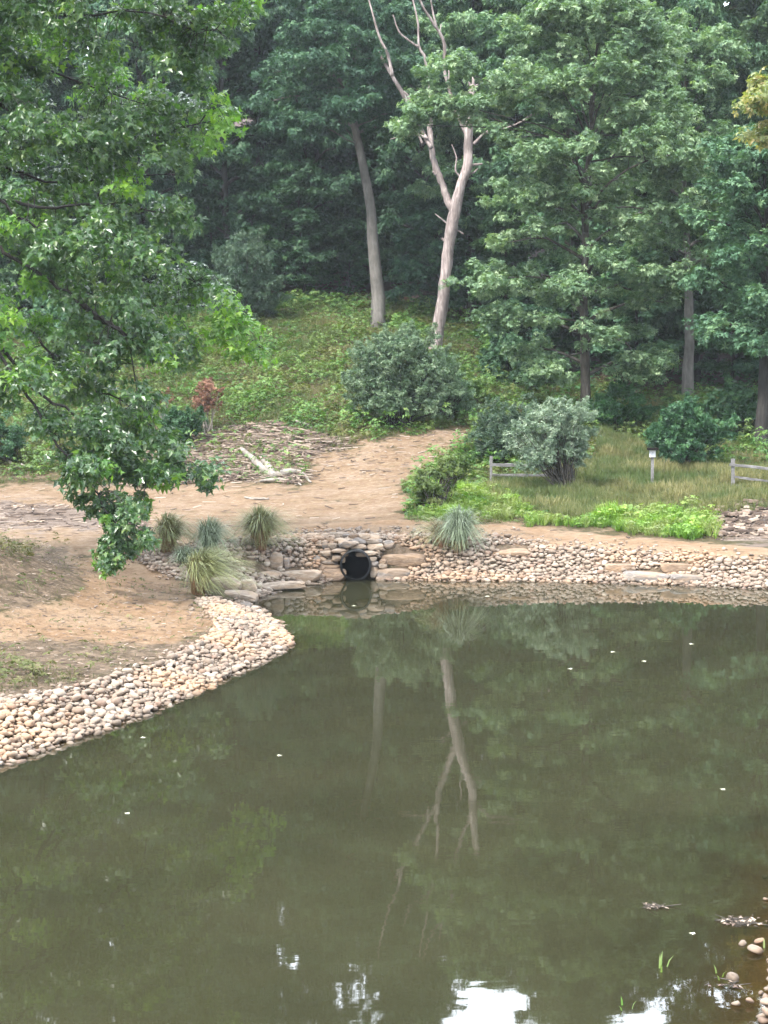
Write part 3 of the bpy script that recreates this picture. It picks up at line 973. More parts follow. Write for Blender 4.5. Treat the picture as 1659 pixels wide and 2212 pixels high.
limb([(934, 785), (937, 765), (947, 705), (957, 646), (963, 590), (969, 533), (976, 490), (984, 450), (995, 402), (1010, 356), (1012, 292), (1014, 250), (1019, 208), (1021, 183)], [33, 29, 27, 26, 24, 24, 25, 25, 21, 20, 18, 16, 14, 10], 'trunk', n=50, sides=14)
limb([(1021, 190), (1023, 176), (1020, 166)], [9, 6, 1.5])
limb([(1018, 190), (1014, 180), (1012, 176)], [7, 4, 1])
limb([(1024, 190), (1030, 184), (1034, 183)], [6, 4, 1.5])
limb([(1000, 384), (1012, 372), (1019, 362)], [8, 7, 4])
limb([(934, 785), (928, 776), (922, 783)], [16, 9, 3])
limb([(937, 785), (950, 774), (957, 781)], [16, 9, 3])
limb([(983, 462), (969, 436), (953, 392), (936, 346), (930, 300), (927, 270)], [17, 16, 15, 14, 13, 10], n=24, dz=1.5)
limb([(932, 320), (918, 296), (905, 270), (890, 240), (869, 200), (849, 167), (832, 137), (815, 108)], [9, 9, 8, 8, 9, 8, 7, 4], n=30, dz=2)
limb([(848, 165), (845, 150), (836, 113), (819, 79), (807, 37), (796, -5), (790, -40)], [7, 7, 6, 5, 4, 3.5, 2], n=22)
limb([(884, 232), (888, 222), (880, 205), (872, 198)], [5, 6, 5, 4])
limb([(1012, 300), (985, 240), (970, 190), (960, 150), (960, 95), (944, 62), (919, 24), (905, -5), (890, -40)], [8, 8, 7, 7, 7, 6, 5, 4, 2], n=30, dz=-1.5)
limb([(944, 60), (936, 30), (930, -5)], [4, 4, 3])
limb([(950, 70), (953, 52)], [3, 2])
limb([(932, 275), (928, 200), (917, 121), (905, 102), (903, 50), (892, 0), (885, -40)], [7, 7, 6, 5, 4, 3, 2], n=24, dz=1)
limb([(905, 102), (880, 85), (862, 68), (849, 32)], [5, 4, 3.5, 2])
limb([(1012, 305), (993, 260), (973, 200), (970, 140)], [7, 6, 5, 3])
limb([(926, 300), (905, 292), (880, 291), (843, 301)], [6, 5, 4, 1.5])
limb([(905, 294), (895, 288), (878, 296)], [5, 4, 2])
limb([(912, 310), (904, 290), (902, 285)], [5, 5, 3])
limb([(1023, 312), (1034, 300), (1050, 286), (1063, 282)], [8, 6, 5, 4])
limb([(1050, 288), (1095, 276), (1128, 262), (1148, 248), (1178, 242)], [4, 3.5, 4, 5, 1.5])
limb([(1018, 357), (1027, 356), (1042, 354)], [7, 6, 4])
limb([(1014, 376), (1024, 372), (1032, 364)], [5, 4, 2])
limb([(996, 384), (984, 368), (986, 340), (976, 312)], [4, 3.5, 3, 1.5])
limb([(968, 485), (955, 474), (940, 462)], [4, 3, 2])
limb([(970, 490), (985, 496), (1002, 506)], [6, 4, 3])
limb([(962, 520), (957, 517), (954, 515)], [7, 6, 4])
limb([(942, 378), (937, 372), (934, 370)], [6, 5, 3])

# ---- the maple in front at the left
mb0 = np.array([-17.6, 45.5, 0.0]); mb0[2] = float(terrain(mb0[0], mb0[1])[0])
maple = empty('maple_tree', mb0)
tag(maple, 'glossy green maple with drooping branches hanging in front at the left', 'tree')
rng = np.random.default_rng(21)
TP = smooth_path([mb0 + (0, 0, -.6), mb0 + (.1, 0, 3), mb0 + (.3, .3, 8), mb0 + (.2, .6, 14), mb0 + (0, .6, 19)], 22, rng, .03)
V, Fs = tube(TP - mb0, np.linspace(.42, .10, 22) * (1 + .5 * np.exp(-np.arange(22) / 1.5)), 12, rng, .05)
mk('trunk', V, Fs, M['bark_dark'], maple, smooth=True)
limbs = [
    [(-100, -60, 48), (100, 30, 48), (290, 25, 47.5), (400, 60, 47.5), (470, 60, 47)],
    [(-100, 60, 50), (60, 130, 50), (200, 190, 50), (330, 230, 50.5)],
    [(-100, 190, 48), (100, 290, 49), (250, 320, 50), (360, 285, 50.5), (500, 245, 51)],
    [(-100, 330, 51), (100, 390, 51), (280, 380, 51), (400, 375, 51)],
    [(-80, 430, 47), (100, 450, 48), (260, 440, 49), (430, 480, 50)],
    [(-80, 400, 46), (40, 470, 46), (150, 520, 46.5), (300, 520, 47)],
    [(-80, 500, 47), (150, 555, 48), (300, 580, 49.5), (430, 610, 51), (510, 690, 51.5), (565, 755, 52)],
    [(-80, 520, 46), (30, 560, 46), (100, 600, 46), (180, 660, 46.5), (260, 715, 47), (285, 780, 47), (296, 860, 47)],
    [(-80, 640, 44), (0, 770, 44), (60, 850, 44), (105, 930, 44), (165, 1010, 44), (220, 1080, 44), (244, 1140, 43.8), (250, 1215, 43.6)],
    [(-80, 700, 45), (80, 850, 45), (160, 895, 45.5), (230, 960, 46), (320, 1010, 46.5), (440, 1035, 47)],
    [(180, 660, 46.5), (300, 740, 47.5), (380, 760, 48), (420, 740, 49)],
    [(-80, 640, 50), (60, 700, 50), (130, 800, 49.5), (250, 860, 49), (340, 930, 48.5)],
    [(-80, -200, 47), (100, -150, 47), (300, -120, 46), (500, -100, 46)],
    [(-150, -330, 50), (50, -300, 50), (250, -260, 50)],
]
LP = []
for L in limbs:
    q = np.array([at(*p) for p in L])
    if L[0][0] < 0:
        h = q[0][2] - 1.4
        s = np.array([np.interp(h, TP[:, 2], TP[:, a]) for a in range(3)])
        q = np.vstack([s, q])
    w = smooth_path(q, 34, rng, .045)
    LP.append(w)
    V, Fs = tube(w - mb0, np.linspace(.095, .014, 34), 6, rng, .05)
    mk('branch', V, Fs, M['bark_dark'], maple, smooth=True)
LP = np.array(LP)
sil = J([(-260, -260), (480, -200), (560, -20), (540, 35), (502, 72), (472, 118), (440, 140), (415, 175), (440, 200), (470, 165), (486, 185), (521, 246), (500, 287), (470, 300), (437, 333), (400, 320), (415, 385), (388, 345), (330, 350), (308, 372), (292, 400), (330, 440), (400, 440), (446, 466), (430, 500), (396, 508), (345, 470), (300, 455), (328, 508), (300, 525), (272, 541), (340, 545), (417, 550), (471, 604), (508, 667), (545, 705), (573, 740), (577, 782), (520, 778), (487, 760), (458, 739), (428, 735), (418, 775), (378, 822), (345, 845), (335, 885), (364, 935), (395, 965), (467, 1010), (462, 1035), (446, 1060), (425, 1042), (385, 1068), (345, 1055), (327, 1066), (320, 1118), (300, 1122), (262, 1112), (267, 1139), (333, 1160), (325, 1190), (270, 1200), (252, 1240), (233, 1243), (206, 1222), (208, 1193), (238, 1150), (220, 1118), (183, 1108), (150, 1072), (130, 1060), (146, 1018), (125, 968), (92, 935), (71, 893), (0, 864), (-260, 820)])
holes = [J([(240, 90), (330, 95), (345, 170), (300, 200), (250, 150)]), J([(340, 170), (400, 165), (420, 205), (360, 215)]), J([(20, 590), (70, 610), (75, 690), (30, 700)]), J([(0, 690), (50, 700), (60, 760), (0, 770)]), J([(400, 690), (425, 735), (400, 745)])]
cand = rng.uniform([-260, -260], [590, 1250], (26000, 2))
ok = inpoly(cand[:, 0], cand[:, 1], sil)
for h_ in holes:
    ok &= ~inpoly(cand[:, 0], cand[:, 1], h_)
cand = cand[ok]
sel = []; cell = {}
for c in cand:
    near_edge = 20 if c[1] < 880 else 13
    if fbm(np.array([c[0] / 52]), np.array([c[1] / 34]), 5, 2)[0] < -.05 and c[1] < 1080: continue
    kx, ky = int(c[0] // 17), int(c[1] // 17)
    bad = False
    for a in (-1, 0, 1):
        for b_ in (-1, 0, 1):
            for o in cell.get((kx + a, ky + b_), ()):
                if (o[0] - c[0]) ** 2 + (o[1] - c[1]) ** 2 < near_edge ** 2:
                    bad = True
    if not bad:
        cell.setdefault((kx, ky), []).append(c); sel.append(c)
sel = np.array(sel)
# depth follows the closest branch in view, then spreads
allp = LP.reshape(-1, 3)
ap, aq = proj(allp)
bag = Bag(); CC = []; backlit = []
for c in sel:
    d2 = (ap - c[0]) ** 2 + (aq - c[1] + 25) ** 2
    k = np.argsort(d2)[rng.integers(0, 5)]
    Y = allp[k][1] + rng.normal(0, .5) + (2.6 if c[1] < 860 else 1.3) * 2 * float(fbm(np.array([c[0] / 70]), np.array([c[1] / 45]), 15, 2)[0])
    T_ = at(c[0], c[1], Y)
    A = allp[k]
    dist = np.linalg.norm(T_ - A)
    m = (A + T_) / 2 + np.array([0, 0, .18 * dist])
    pth = smooth_path([A, m, T_], 6, rng, .02)
    bag.add(*tube(pth - mb0, np.linspace(.018, .006, 6), 3, cap=False))
    edge = c[0] > 430 and 640 < c[1] < 790 or (c[0] > 440 and 200 < c[1] < 330) or (c[0] < 110 and 600 < c[1] < 800 and rng.uniform() < .6) or rng.uniform() < .10  # backlit tips and gaps, plus random clusters, take the yellower leaf colour
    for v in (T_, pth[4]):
        CC.append(v); backlit.append(edge)
mk('twig', *bag.out(), M['bark_dark'], maple)
CC = np.array(CC) - mb0; backlit = np.array(backlit)
for flag, nm, mt in ((False, 'crown', 'maple'), (True, 'backlit_tint_foliage', 'maple_backlit')):
    c = CC[backlit == flag]
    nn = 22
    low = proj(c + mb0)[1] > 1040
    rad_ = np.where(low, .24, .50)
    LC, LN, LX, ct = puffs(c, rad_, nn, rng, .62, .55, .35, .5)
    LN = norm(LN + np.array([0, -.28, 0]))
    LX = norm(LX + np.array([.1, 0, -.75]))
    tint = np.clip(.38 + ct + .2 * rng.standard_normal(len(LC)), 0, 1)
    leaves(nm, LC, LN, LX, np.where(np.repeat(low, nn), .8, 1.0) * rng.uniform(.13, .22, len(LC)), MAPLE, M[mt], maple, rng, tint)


# ------------------------------------------------------------------ shrubs
def shrub(name, bx, by, boxes, seed, leaf, label, size=.2, n=26, tmpl=SPN, stems=7, stemr=.035, bark='bark', dy=0, up=False, cat='shrub', pr=.45, dens=1.0):
    """boxes: (px centre, py centre, half width px, half height px, depth offset) lobes in view"""
    rng = np.random.default_rng(seed)
    b0 = hit(bx, by, dy)
    Y = b0[1]; s = 1 / pxm(Y)
    e = empty(name, b0); tag(e, label, cat)
    bag = Bag(); C = []
    for (cx, cy, hw, hh, dz) in boxes:
        c0 = at(cx, cy, Y + dz) - b0
        a = hw * s; c = hh * s
        m = int(dens * 4.2 * a * a * c / (pr ** 3) * .55) + 6
        d = norm(rng.standard_normal((m, 3)))
        bump_ = 1 + 1.35 * fbm(d[:, 0] * 1.6 + seed, d[:, 2] * 1.6 + d[:, 1], seed, 2)[:, None]
        q = c0 + d * (rng.uniform(.3, 1, (m, 1)) ** .5) * np.array([a, a * .85, c]) * bump_
        C.append(q)
        for t in q[:: max(1, m // (stems * 3))]:
            st = rng.normal(0, .16, 3) * (1, 1, 0)
            mid = st * 1.2 + (t - st) * .5 + (0, 0, .1)
            bag.add(*tube(smooth_path([st + (0, 0, -.15), mid, t], 7, rng, .02), np.linspace(stemr, .008, 7), 4, cap=False))
    C = np.vstack(C)
    mid_ = np.array([C[:, 0].mean(), C[:, 1].mean(), C[:, 2].mean()])
    so_ = rng.permutation(len(C))[:int(len(C) * .4)]
    dd = norm(norm(C[so_] - mid_) * (1, 1, .5) + (0, 0, .75) + .45 * rng.standard_normal((len(so_), 3)))
    ext = [C[so_] + dd * pr * (k_ * .55) for k_ in (1, 1.7, 2.3)]
    nb_ = len(C)
    C = np.vstack([C] + ext)
    szz = np.concatenate([np.ones(nb_), *[np.full(len(so_), v) for v in (.6, .42, .28)]])
    szz = szz[C[:, 2] > .15]; C = C[C[:, 2] > .15]
    mk('stem', *bag.out(), M[bark], e, smooth=True)
    LC, LN, LX, ct = puffs(C, rng.uniform(.6, 1.2, len(C)) * pr * szz, int(n * .75), rng, .8 if up else .6, .5, .6, .6)
    if up:
        LN = norm(LN * (1, 1, .4))
        LX = norm(LX + (0, 0, 1.2))
    tint = np.clip(.4 + ct + .2 * rng.standard_normal(len(LC)), 0, 1)
    leaves('foliage', LC, LN, LX, size * rng.uniform(.55, 1.1, len(LC)) * np.repeat(.55 + .45 * szz, int(n * .75)), tmpl, M[leaf], e, rng, tint)
    return e


shrub('shrub', 862, 922, [(845, 790, 75, 70, 0), (800, 830, 60, 60, 0), (880, 830, 70, 65, .5), (870, 755, 50, 42, .5), (930, 800, 30, 40, 1), (860, 870, 85, 35, 0)], 91, 'olive', 'large round grey green shrub in front of the dead tree base', .2, 22, bark='bark_dark')
shrub('shrub', 960, 905, [(960, 830, 48, 60, 0), (975, 860, 40, 35, 0)], 92, 'olive', 'smaller grey green shrub leaning against the large round one', .19, 20, bark='bark_dark')
shrub('shrub', 1222, 1062, [(1190, 930, 62, 52, 0), (1160, 985, 42, 34, -.3), (1240, 945, 36, 45, 0), (1190, 885, 36, 24, 0), (1248, 990, 22, 22, .2), (1122, 945, 26, 34, .3)], 93, 'olive_light', 'silvery green shrub with reddish stems in front of the rail fence', .15, 26, stems=4, stemr=.035, pr=.36)
shrub('shrub', 1090, 1030, [(1085, 935, 60, 60, 0), (1060, 960, 40, 50, 0), (1130, 900, 30, 35, 0)], 94, 'olive_dark', 'darker grey green shrub behind the short fence run', .16, 24, pr=.4, dy=3.0, bark='bark_dark')
shrub('shrub', 525, 700, [(525, 590, 62, 60, 0), (500, 640, 60, 50, 0), (560, 640, 45, 45, .4), (525, 535, 38, 34, .4), (505, 690, 40, 30, -1)], 95, 'olive_dark', 'tall feathery grey green shrub at the wood edge beside the maple', .22, 20, up=True, pr=.48)
shrub('shrub', 1478, 1010, [(1478, 935, 75, 48, 0), (1430, 950, 45, 35, 0), (1520, 950, 50, 38, 0), (1480, 895, 45, 25, 0)], 96, 'shrub', 'round dark green shrub right of the birdhouse post', .24, 18, SP6, bark='bark_dark')
shrub('shrub', 1600, 950, [(1590, 880, 60, 45, 0), (1640, 900, 40, 40, 0)], 97, 'shrub', 'dark green shrub behind the right hand fence run', .24, 16, SP6, bark='bark_dark')
shrub('shrub', 1340, 930, [(1340, 880, 60, 40, 0), (1300, 890, 40, 30, 0)], 98, 'fern', 'low brownish green shrub to the right of the oak trunk', .24, 14, SP6, bark='bark_dark')
shrub('shrub', 1018, 890, [(1015, 855, 28, 32, 0), (1030, 870, 18, 20, 0)], 99, 'weed', 'small yellow green shrub right of the smaller grey one', .2, 18, SP6, pr=.35)
shrub('shrub', 1100, 830, [(1110, 770, 70, 50, 0), (1180, 790, 60, 45, 0), (1060, 800, 30, 30, 0)], 100, 'forest_mid', 'loose mid green shrub left of the oak trunk', .26, 16, SP6, bark='bark_dark')
shrub('shrub', 395, 965, [(395, 925, 45, 40, 0)], 101, 'shrub', 'dark green bush beside the tree stump behind the maple', .2, 20, SP6, pr=.35)
shrub('shrub', 240, 760, [(240, 690, 90, 60, 0), (140, 700, 70, 60, 0)], 102, 'forest_mid', 'bushy shrub on the slope seen through the maple branches', .28, 16, SP6, pr=.6)
shrub('shrub', 20, 1000, [(10, 950, 50, 45, 0), (-60, 950, 50, 45, 0)], 103, 'shrub', 'dark bush at the far left behind the dirt track', .24, 18, SP6, pr=.45)
shrub('shrub', 935, 1105, [(920, 1060, 38, 32, 0), (965, 1020, 38, 32, .8), (1000, 1000, 25, 22, 1.5)], 104, 'weed', 'tangled yellow green bush at the bend of the dirt track', .17, 22, SP6, pr=.33)
shrub('dead_sapling', 448, 940, [(450, 855, 32, 30, 0), (440, 880, 22, 18, 0)], 105, 'dead_leaf', 'small sapling with withered red brown leaves on a thin pale stem', .16, 12, SP6, stems=2, stemr=.05, bark='driftwood', pr=.3, cat='tree', dens=.6)
shrub('dead_sapling', 352, 900, [(350, 865, 16, 22, 0)], 106, 'dead_leaf', 'tiny withered rust brown sapling above the stump', .15, 10, SP6, stems=2, bark='driftwood', pr=.25, cat='tree', dens=.6)

# ------------------------------------------------------------------ ground cover
rng = np.random.default_rng(33)


def cover(name, n, box, test, tmpls, size, mat, label, upn=.15, seed=0, lift_=.35, amp=.8):
    rg = np.random.default_rng(seed)
    x = rg.uniform(box[0], box[1], n); y = rg.uniform(box[2], box[3], n)
    z = terrain(x, y)
    px, py = proj(np.stack([x, y, z], -1))
    k = test(x, y, z, px, py, rg)
    x, y, z = x[k], y[k], z[k]
    n = len(x)
    bag = Bag(); tints = {}
    idx = rg.integers(0, len(tmpls), n)
    clump = fbm(x / 1.3, y / 1.3, seed + 5, 3)
    for t, tm in enumerate(tmpls):
        s = idx == t
        m = s.sum()
        a = rg.uniform(0, 2 * PI, m)
        N = np.stack([rg.normal(0, upn, m), rg.normal(0, upn, m), np.ones(m)], -1)
        X = np.stack([np.cos(a), np.sin(a), np.zeros(m)], -1)
        C = np.stack([x[s], y[s], z[s]], -1)
        sz = size * rg.uniform(.55, 1.3, m) * (1 + amp * clump[s])
        lift = sz * (.35 if tm[2] else 0) + (rg.uniform(0, lift_, m) * (1 + clump[s]) if tm[2] else 0)
        C[:, 2] += lift
        V, Fn, kf = scatter((tm[0], tm[1]), C, N, X, np.maximum(sz, .05))
        tt = np.repeat(np.clip(.45 + .5 * clump[s] + .22 * rg.standard_normal(m), 0, 1), kf)
        deg = (Fn[:, 2] == Fn[:, 3])
        for arr, tn in ((Fn[~deg], tt[~deg]), (Fn[deg][:, :3], tt[deg])):
            if len(arr): tints.setdefault(arr.shape[1], []).append(tn)
        fs = [f for f in (Fn[~deg], Fn[deg][:, :3]) if len(f)]
        bag.add(V, fs)
    V, Fs = bag.out()
    T = np.concatenate([np.concatenate(tints[k]) for k in sorted(tints)])
    o = mk(name, V, Fs, M[mat], fattr={'tint': T})
    tag(o, label, kind='stuff')
    return o


BL = (*blades(5, 1.0, .035, .5, 3), False)
BL2 = (*blades(6, 1.0, .02, .35, 4), False)
WS = (*SP6, True)
WS2 = (*SP5, True)
WSM = (SP6[0] * .4, SP6[1], True)
FR = (*blades(9, 1.0, .022, .55, 14), False)


def t_weed(x, y, z, px, py, rg):
    jx, jy = jit(px, py)
    k = (y < edge_y(x) + 3) & (y > 60)
    for Z in (Z_track, Z_debris, Z_rubble, Z_lime, Z_dry):
        k &= ~inpoly(jx, jy, Z)
    br = inpoly(jx, jy, Z_brush)
    k &= ~(br & (rg.uniform(0, 1, len(x)) < .82))
    return k


cover('undergrowth', 210000, (-38, 34, 60, 122), t_weed, [WS, BL2, BL], .19, 'weed', 'tangled green and yellow weeds covering the slope below the wood', .35, 41)


def t_tall(x, y, z, px, py, rg):
    return t_weed(x, y, z, px, py, rg) & (fbm(x / 1.6, y / 1.6, 71, 3) > .10)


cover('undergrowth', 110000, (-34, 30, 62, 118), t_tall, [WS, WS2], .17, 'weed_light', 'taller light green leafy weeds rising in clumps on the slope', .5, 48, lift_=1.0)


cover('undergrowth', 90000, (-34, 30, 62, 118), lambda x, y, z, px, py, rg: t_weed(x, y, z, px, py, rg) & (fbm(x / 2.6, y / 2.0, 91, 3) > .08), [BL2, FR, BL2], .42, 'drygrass', 'patches of tall dry grass between the weeds on the slope', .25, 49)


def t_floor(x, y, z, px, py, rg):
    return (y > edge_y(x) - 2) & (fbm(x / 3, y / 3, 61) > -.12)


cover('undergrowth', 26000, (-40, 40, 96, 150), t_floor, [WS, WS2], .34, 'fern', 'sparse dark ferns and seedlings on the shaded wood floor', .3, 42)
cover('grass', 110000, (0, 34, 58, 100), lambda x, y, z, px, py, rg: inpoly(*jit(px, py), Z_dry), [BL2, BL2, FR, BL2], .40, 'drygrass', 'dry brownish meadow grass around the fence and birdhouse post', .2, 43)
cover('grass', 42000, (0, 22, 54, 72), lambda x, y, z, px, py, rg: inpoly(*jit(px, py, 14), Z_lime) & (rg.uniform(0, 1, len(x)) < np.clip((1560 - px) / 60, .15, 1)), [BL2, FR, WSM], .40, 'lime', 'bright lime green weeds along the far edge of the dirt road', .25, 44, amp=1.7)
cover('grass', 7000, (0, 12, 60, 90), lambda x, y, z, px, py, rg: inpoly(*jit(px, py, 5), Z_side), [BL2, FR, WSM, WS], .26, 'weed_light', 'yellow green weeds on the inside bend of the dirt track', .25, 45)


def t_pen(x, y, z, px, py, rg):
    jx, jy = jit(px, py, 12)
    m1 = inpoly(jx, jy, J([(-200, 1430), (60, 1440), (150, 1425), (290, 1400), (200, 1465), (0, 1500), (-200, 1560)]))
    m2 = inpoly(jx, jy, J([(-200, 1110), (20, 1130), (90, 1165), (60, 1200), (100, 1280), (60, 1300), (0, 1300), (-200, 1290)])) & (fbm(x / 1.2, y / 1.2, 8) > .02)
    m3 = (y < 56) & inpoly(jx, jy, Z_pen) & (rg.uniform(0, 1, len(x)) < .06)
    return ((m1 & (fbm(x / .8, y / .8, 12) > -.12)) | m2 | m3) & (y < 56)


cover('grass', 45000, (-22, -2, 26, 56), t_pen, [BL2, BL2, WS], .11, 'drygrass', 'short sparse grass on the mound and peninsula at the left', .3, 46)
cover('grass', 16000, (3, 12, 6, 26), lambda x, y, z, px, py, rg: (z > .35) & (rg.uniform(0, 1, len(x)) < .5), [BL2], .16, 'weed', 'short grass on the near bank at the lower right', .3, 47)


# wood chips, sticks and dead leaves lying on the soil
def litter(name, n, box, test, lmin, lmax, label, seed, th=.18):
    rg = np.random.default_rng(seed)
    x = rg.uniform(box[0], box[1], n); y = rg.uniform(box[2], box[3], n); z = terrain(x, y)
    px, py = proj(np.stack([x, y, z], -1))
    k = test(x, y, z, px, py, rg)
    x, y, z = x[k], y[k], z[k]; n = len(x)
    L = rg.uniform(0, 1, n) ** 3 * (lmax - lmin) + lmin
    w = L * rg.uniform(.06, .35, n) if th < .3 else L * rg.uniform(.4, .8, n); w = np.minimum(w, .09 if th < .3 else .3)
    a = rg.uniform(0, PI, n) * (rg.uniform(0, 1, n) < .6) + rg.normal(0, .5, n)
    X = np.stack([np.cos(a), np.sin(a), rg.normal(0, .12, n)], -1); X = norm(X)
    Y = norm(np.cross((0, 0, 1.), X)); N = np.cross(X, Y)
    C = np.stack([x, y, z + w * .4 + (rg.uniform(0, .3, n) * np.clip(fbm(x / 1.5, y / 1.5, 6) + .25, 0, 1) if lmax > .9 else 0)], -1)
    B = np.array([(-1, -1, -.6), (1, -.5, -.6), (1, .5, -.6), (-1, 1, -.6), (-1, -.8, .6), (.9, -.4, .6), (.9, .4, .6), (-1, .8, .6)]) * .5
    Fb = np.array([(3, 2, 1, 0), (4, 5, 6, 7), (0, 1, 5, 4), (1, 2, 6, 5), (2, 3, 7, 6), (3, 0, 4, 7)])
    V = C[:, None] + B[None, :, 0:1] * X[:, None] * L[:, None, None] + B[None, :, 1:2] * Y[:, None] * w[:, None, None] + B[None, :, 2:3] * N[:, None] * (w * .6)[:, None, None]
    Fn = (Fb[None] + (np.arange(n) * 8)[:, None, None]).reshape(-1, 4)
    o = mk(name, V.reshape(-1, 3), Fn, M['chip'], fattr={'tint': np.repeat(rg.uniform(0, 1, n), 6)})
    tag(o, label, kind='stuff')


litter('debris', 30000, (-30, 20, 57, 92), lambda x, y, z, px, py, rg: (inpoly(*jit(px, py), Z_track) & (rg.uniform(0, 1, len(x)) < .07 + .35 * (py < 1030))) | inpoly(*jit(px, py), Z_debris) | (inpoly(*jit(px, py), Z_rubble) & (rg.uniform(0, 1, len(x)) < .9)), .06, .7, 'wood chips and broken sticks strewn over the dirt track', 51)
litter('debris', 16000, (-14, 2, 72, 96), lambda x, y, z, px, py, rg: inpoly(*jit(px, py), Z_brush), .08, 1.1, 'broken brush and bark scraps at the foot of the green slope', 52)
litter('debris', 900, (-12, 1, 72, 96), lambda x, y, z, px, py, rg: inpoly(*jit(px, py), Z_brush), .8, 2.4, 'long broken sticks lying in the brush below the green slope', 55)
litter('debris', 30000, (-22, -2, 26, 57), lambda x, y, z, px, py, rg: inpoly(px, py, Z_pen) & (y < 57), .02, .17, 'scattered dead leaves and chips on the bare peninsula', 53)
litter('debris', 6000, (10, 26, 58, 68), lambda x, y, z, px, py, rg: inpoly(*jit(px, py, 4), Z_rubble), .1, .5, 'heap of pinkish rubble and chips beside the lime green weeds', 54, .5)


# ------------------------------------------------------------------ stones
import bmesh


def ico(sub):
    bm = bmesh.new(); bmesh.ops.create_icosphere(bm, subdivisions=sub, radius=1)
    V = np.array([v.co[:] for v in bm.verts]); Ff = np.array([[v.index for v in f.verts] for f in bm.faces]); bm.free()
    return V, Ff


I2 = ico(2); I3 = ico(3); I4 = ico(4)


def n3(V, s, f):
    return (fbm(V[:, 0] * f + s, V[:, 1] * f + V[:, 2] * f * .7, int(s), 3) + fbm(V[:, 2] * f - s, V[:, 1] * f * .8 + V[:, 0] * f * .5, int(s) + 7, 3)) * .5


def pebble(seed):
    rg = np.random.default_rng(seed)
    V = norm(np.sign(I2[0]) * np.abs(I2[0]) ** .8)
    V = V * (1 + .28 * n3(V, seed * 3.1, 1.1))[:, None]
    for _ in range(7):
        d = norm(rg.standard_normal(3)); c = rg.uniform(.52, .8)
        q = V @ d
        V = V - np.where(q > c, (q - c) * .95, 0)[:, None] * d
    V = V * (1.22 + .12 * n3(V, seed * 5.3, 2.5))[:, None]
    return V * np.array([.5, .5 * rg.uniform(.65, .95), .5 * rg.uniform(.5, .72)])


PB = [pebble(s) for s in range(10)]


SLABS = []


def rock(seed, p=4.5, cuts=6):
    rg = np.random.default_rng(seed)
    V, Ff = I3
    m = (np.abs(V) ** p).sum(1) ** (1 / p)
    V = V / m[:, None]
    for _ in range(cuts):
        d = rg.standard_normal(3); d[2] *= .55; d = norm(d)
        c = rg.uniform(.78, 1.05)
        q = V @ d
        V = V - np.where(q > c, (q - c) * .92, 0)[:, None] * d
    V = V * (1 + .10 * n3(V, seed * 1.7, 1.2) + .05 * n3(V, seed * 2.3, 3.5))[:, None]
    return V * .5, Ff


def put_rock(box, label, mat='slab', Y=None, deep=.8, yaw=None, seed=0, cat='rock', name='flat_rock', group=None, cuts=6, p=4.5, sink=.1, roll=0):
    x0, y0, x1, y1 = box
    cx = (x0 + x1) / 2
    rg = np.random.default_rng(seed + 900)
    bk = .42
    if Y is None:
        b = hit(cx, y1 - (y1 - y0) * .12)
        Y = b[1]; bk = .2
    w = (x1 - x0) / pxm(Y); h = (y1 - y0) / pxm(Y)
    d = max(w * deep, h)
    d = min(d, 1.4)
    hh = max(.08, h - d * .06)
    base = at(cx, y1, Y)
    V, Ff = rock(seed, p, cuts)
    V = V * np.array([w, d, hh * (1 + sink)])
    a = rg.normal(0, .12) if yaw is None else yaw
    R = np.array((Matrix.Rotation(a, 3, 'Z') @ Matrix.Rotation(rg.normal(0, .03) + roll, 3, 'Y') @ Matrix.Rotation(rg.normal(0, .04), 3, 'X')))
    V = V @ R.T
    o = mk(name, V, Ff, M[mat], smooth=False, loc=(base[0], Y + d * bk, base[2] + hh * (.5 - sink * .3)))
    me = o.data
    me.polygons.foreach_set('use_smooth', [True] * len(me.polygons))
    try:
        me.set_sharp_from_angle(angle=math.radians(32))
    except Exception:
        pass
    if name == 'ledge_rock': SLABS.append((base[0], Y + d * .42, w * .42, d * .4))
    tag(o, label, cat, group)
    return o


def zz(a, b, c, d):
    return (432 + a * .3646, 1106 + b * .3646, 432 + c * .3646, 1106 + d * .3646)


WY = CY   # depth of the culvert mouth
for i, (bx, lab, mat, Y, dp) in enumerate([
        ((220, 348, 482, 418), 'long pale ledge slab at the water, left one of the long pair', 'slab', 51.8, .5),
        ((478, 345, 722, 425), 'long pale ledge slab at the water, right one of the long pair', 'slab', 52.3, .5),
        ((722, 335, 868, 412), 'squarish tan block between the ledge slabs and the pipe', 'slab_brown', 52.9, .7),
        ((340, 415, 622, 462), 'thin flat slab lying low in the water below the ledge', 'slab', 50.6, .4),
        ((622, 420, 722, 437), 'small thin slab just breaking the water near the pipe', 'slab', 51.9, .4),
        ((45, 385, 240, 476), 'thick upper slab of the corner stack beside the arching grass', 'slab', 48.7, .8),
        ((60, 468, 338, 545), 'thick lower slab of the corner stack over dark water', 'slab', 47.9, .6),
        ((232, 398, 335, 482), 'tilted block beside the corner stack of slabs', 'slab', 49.4, .9),
        ((150, 540, 300, 592), 'flat slab lying in the water below the corner stack', 'slab_grey', 46.3, .6),
        ((1066, 246, 1345, 338), 'big brown slab bedded in pebbles right of the pipe', 'slab_brown', WY + .45, .5),
        ((1042, 335, 1248, 403), 'long grey slab at the waterline right of the pipe', 'slab_grey', WY - .05, .5)]):
    put_rock(zz(*bx), lab, mat, Y, dp, seed=200 + i, cuts=4, p=6, name='ledge_rock', cat='slab')
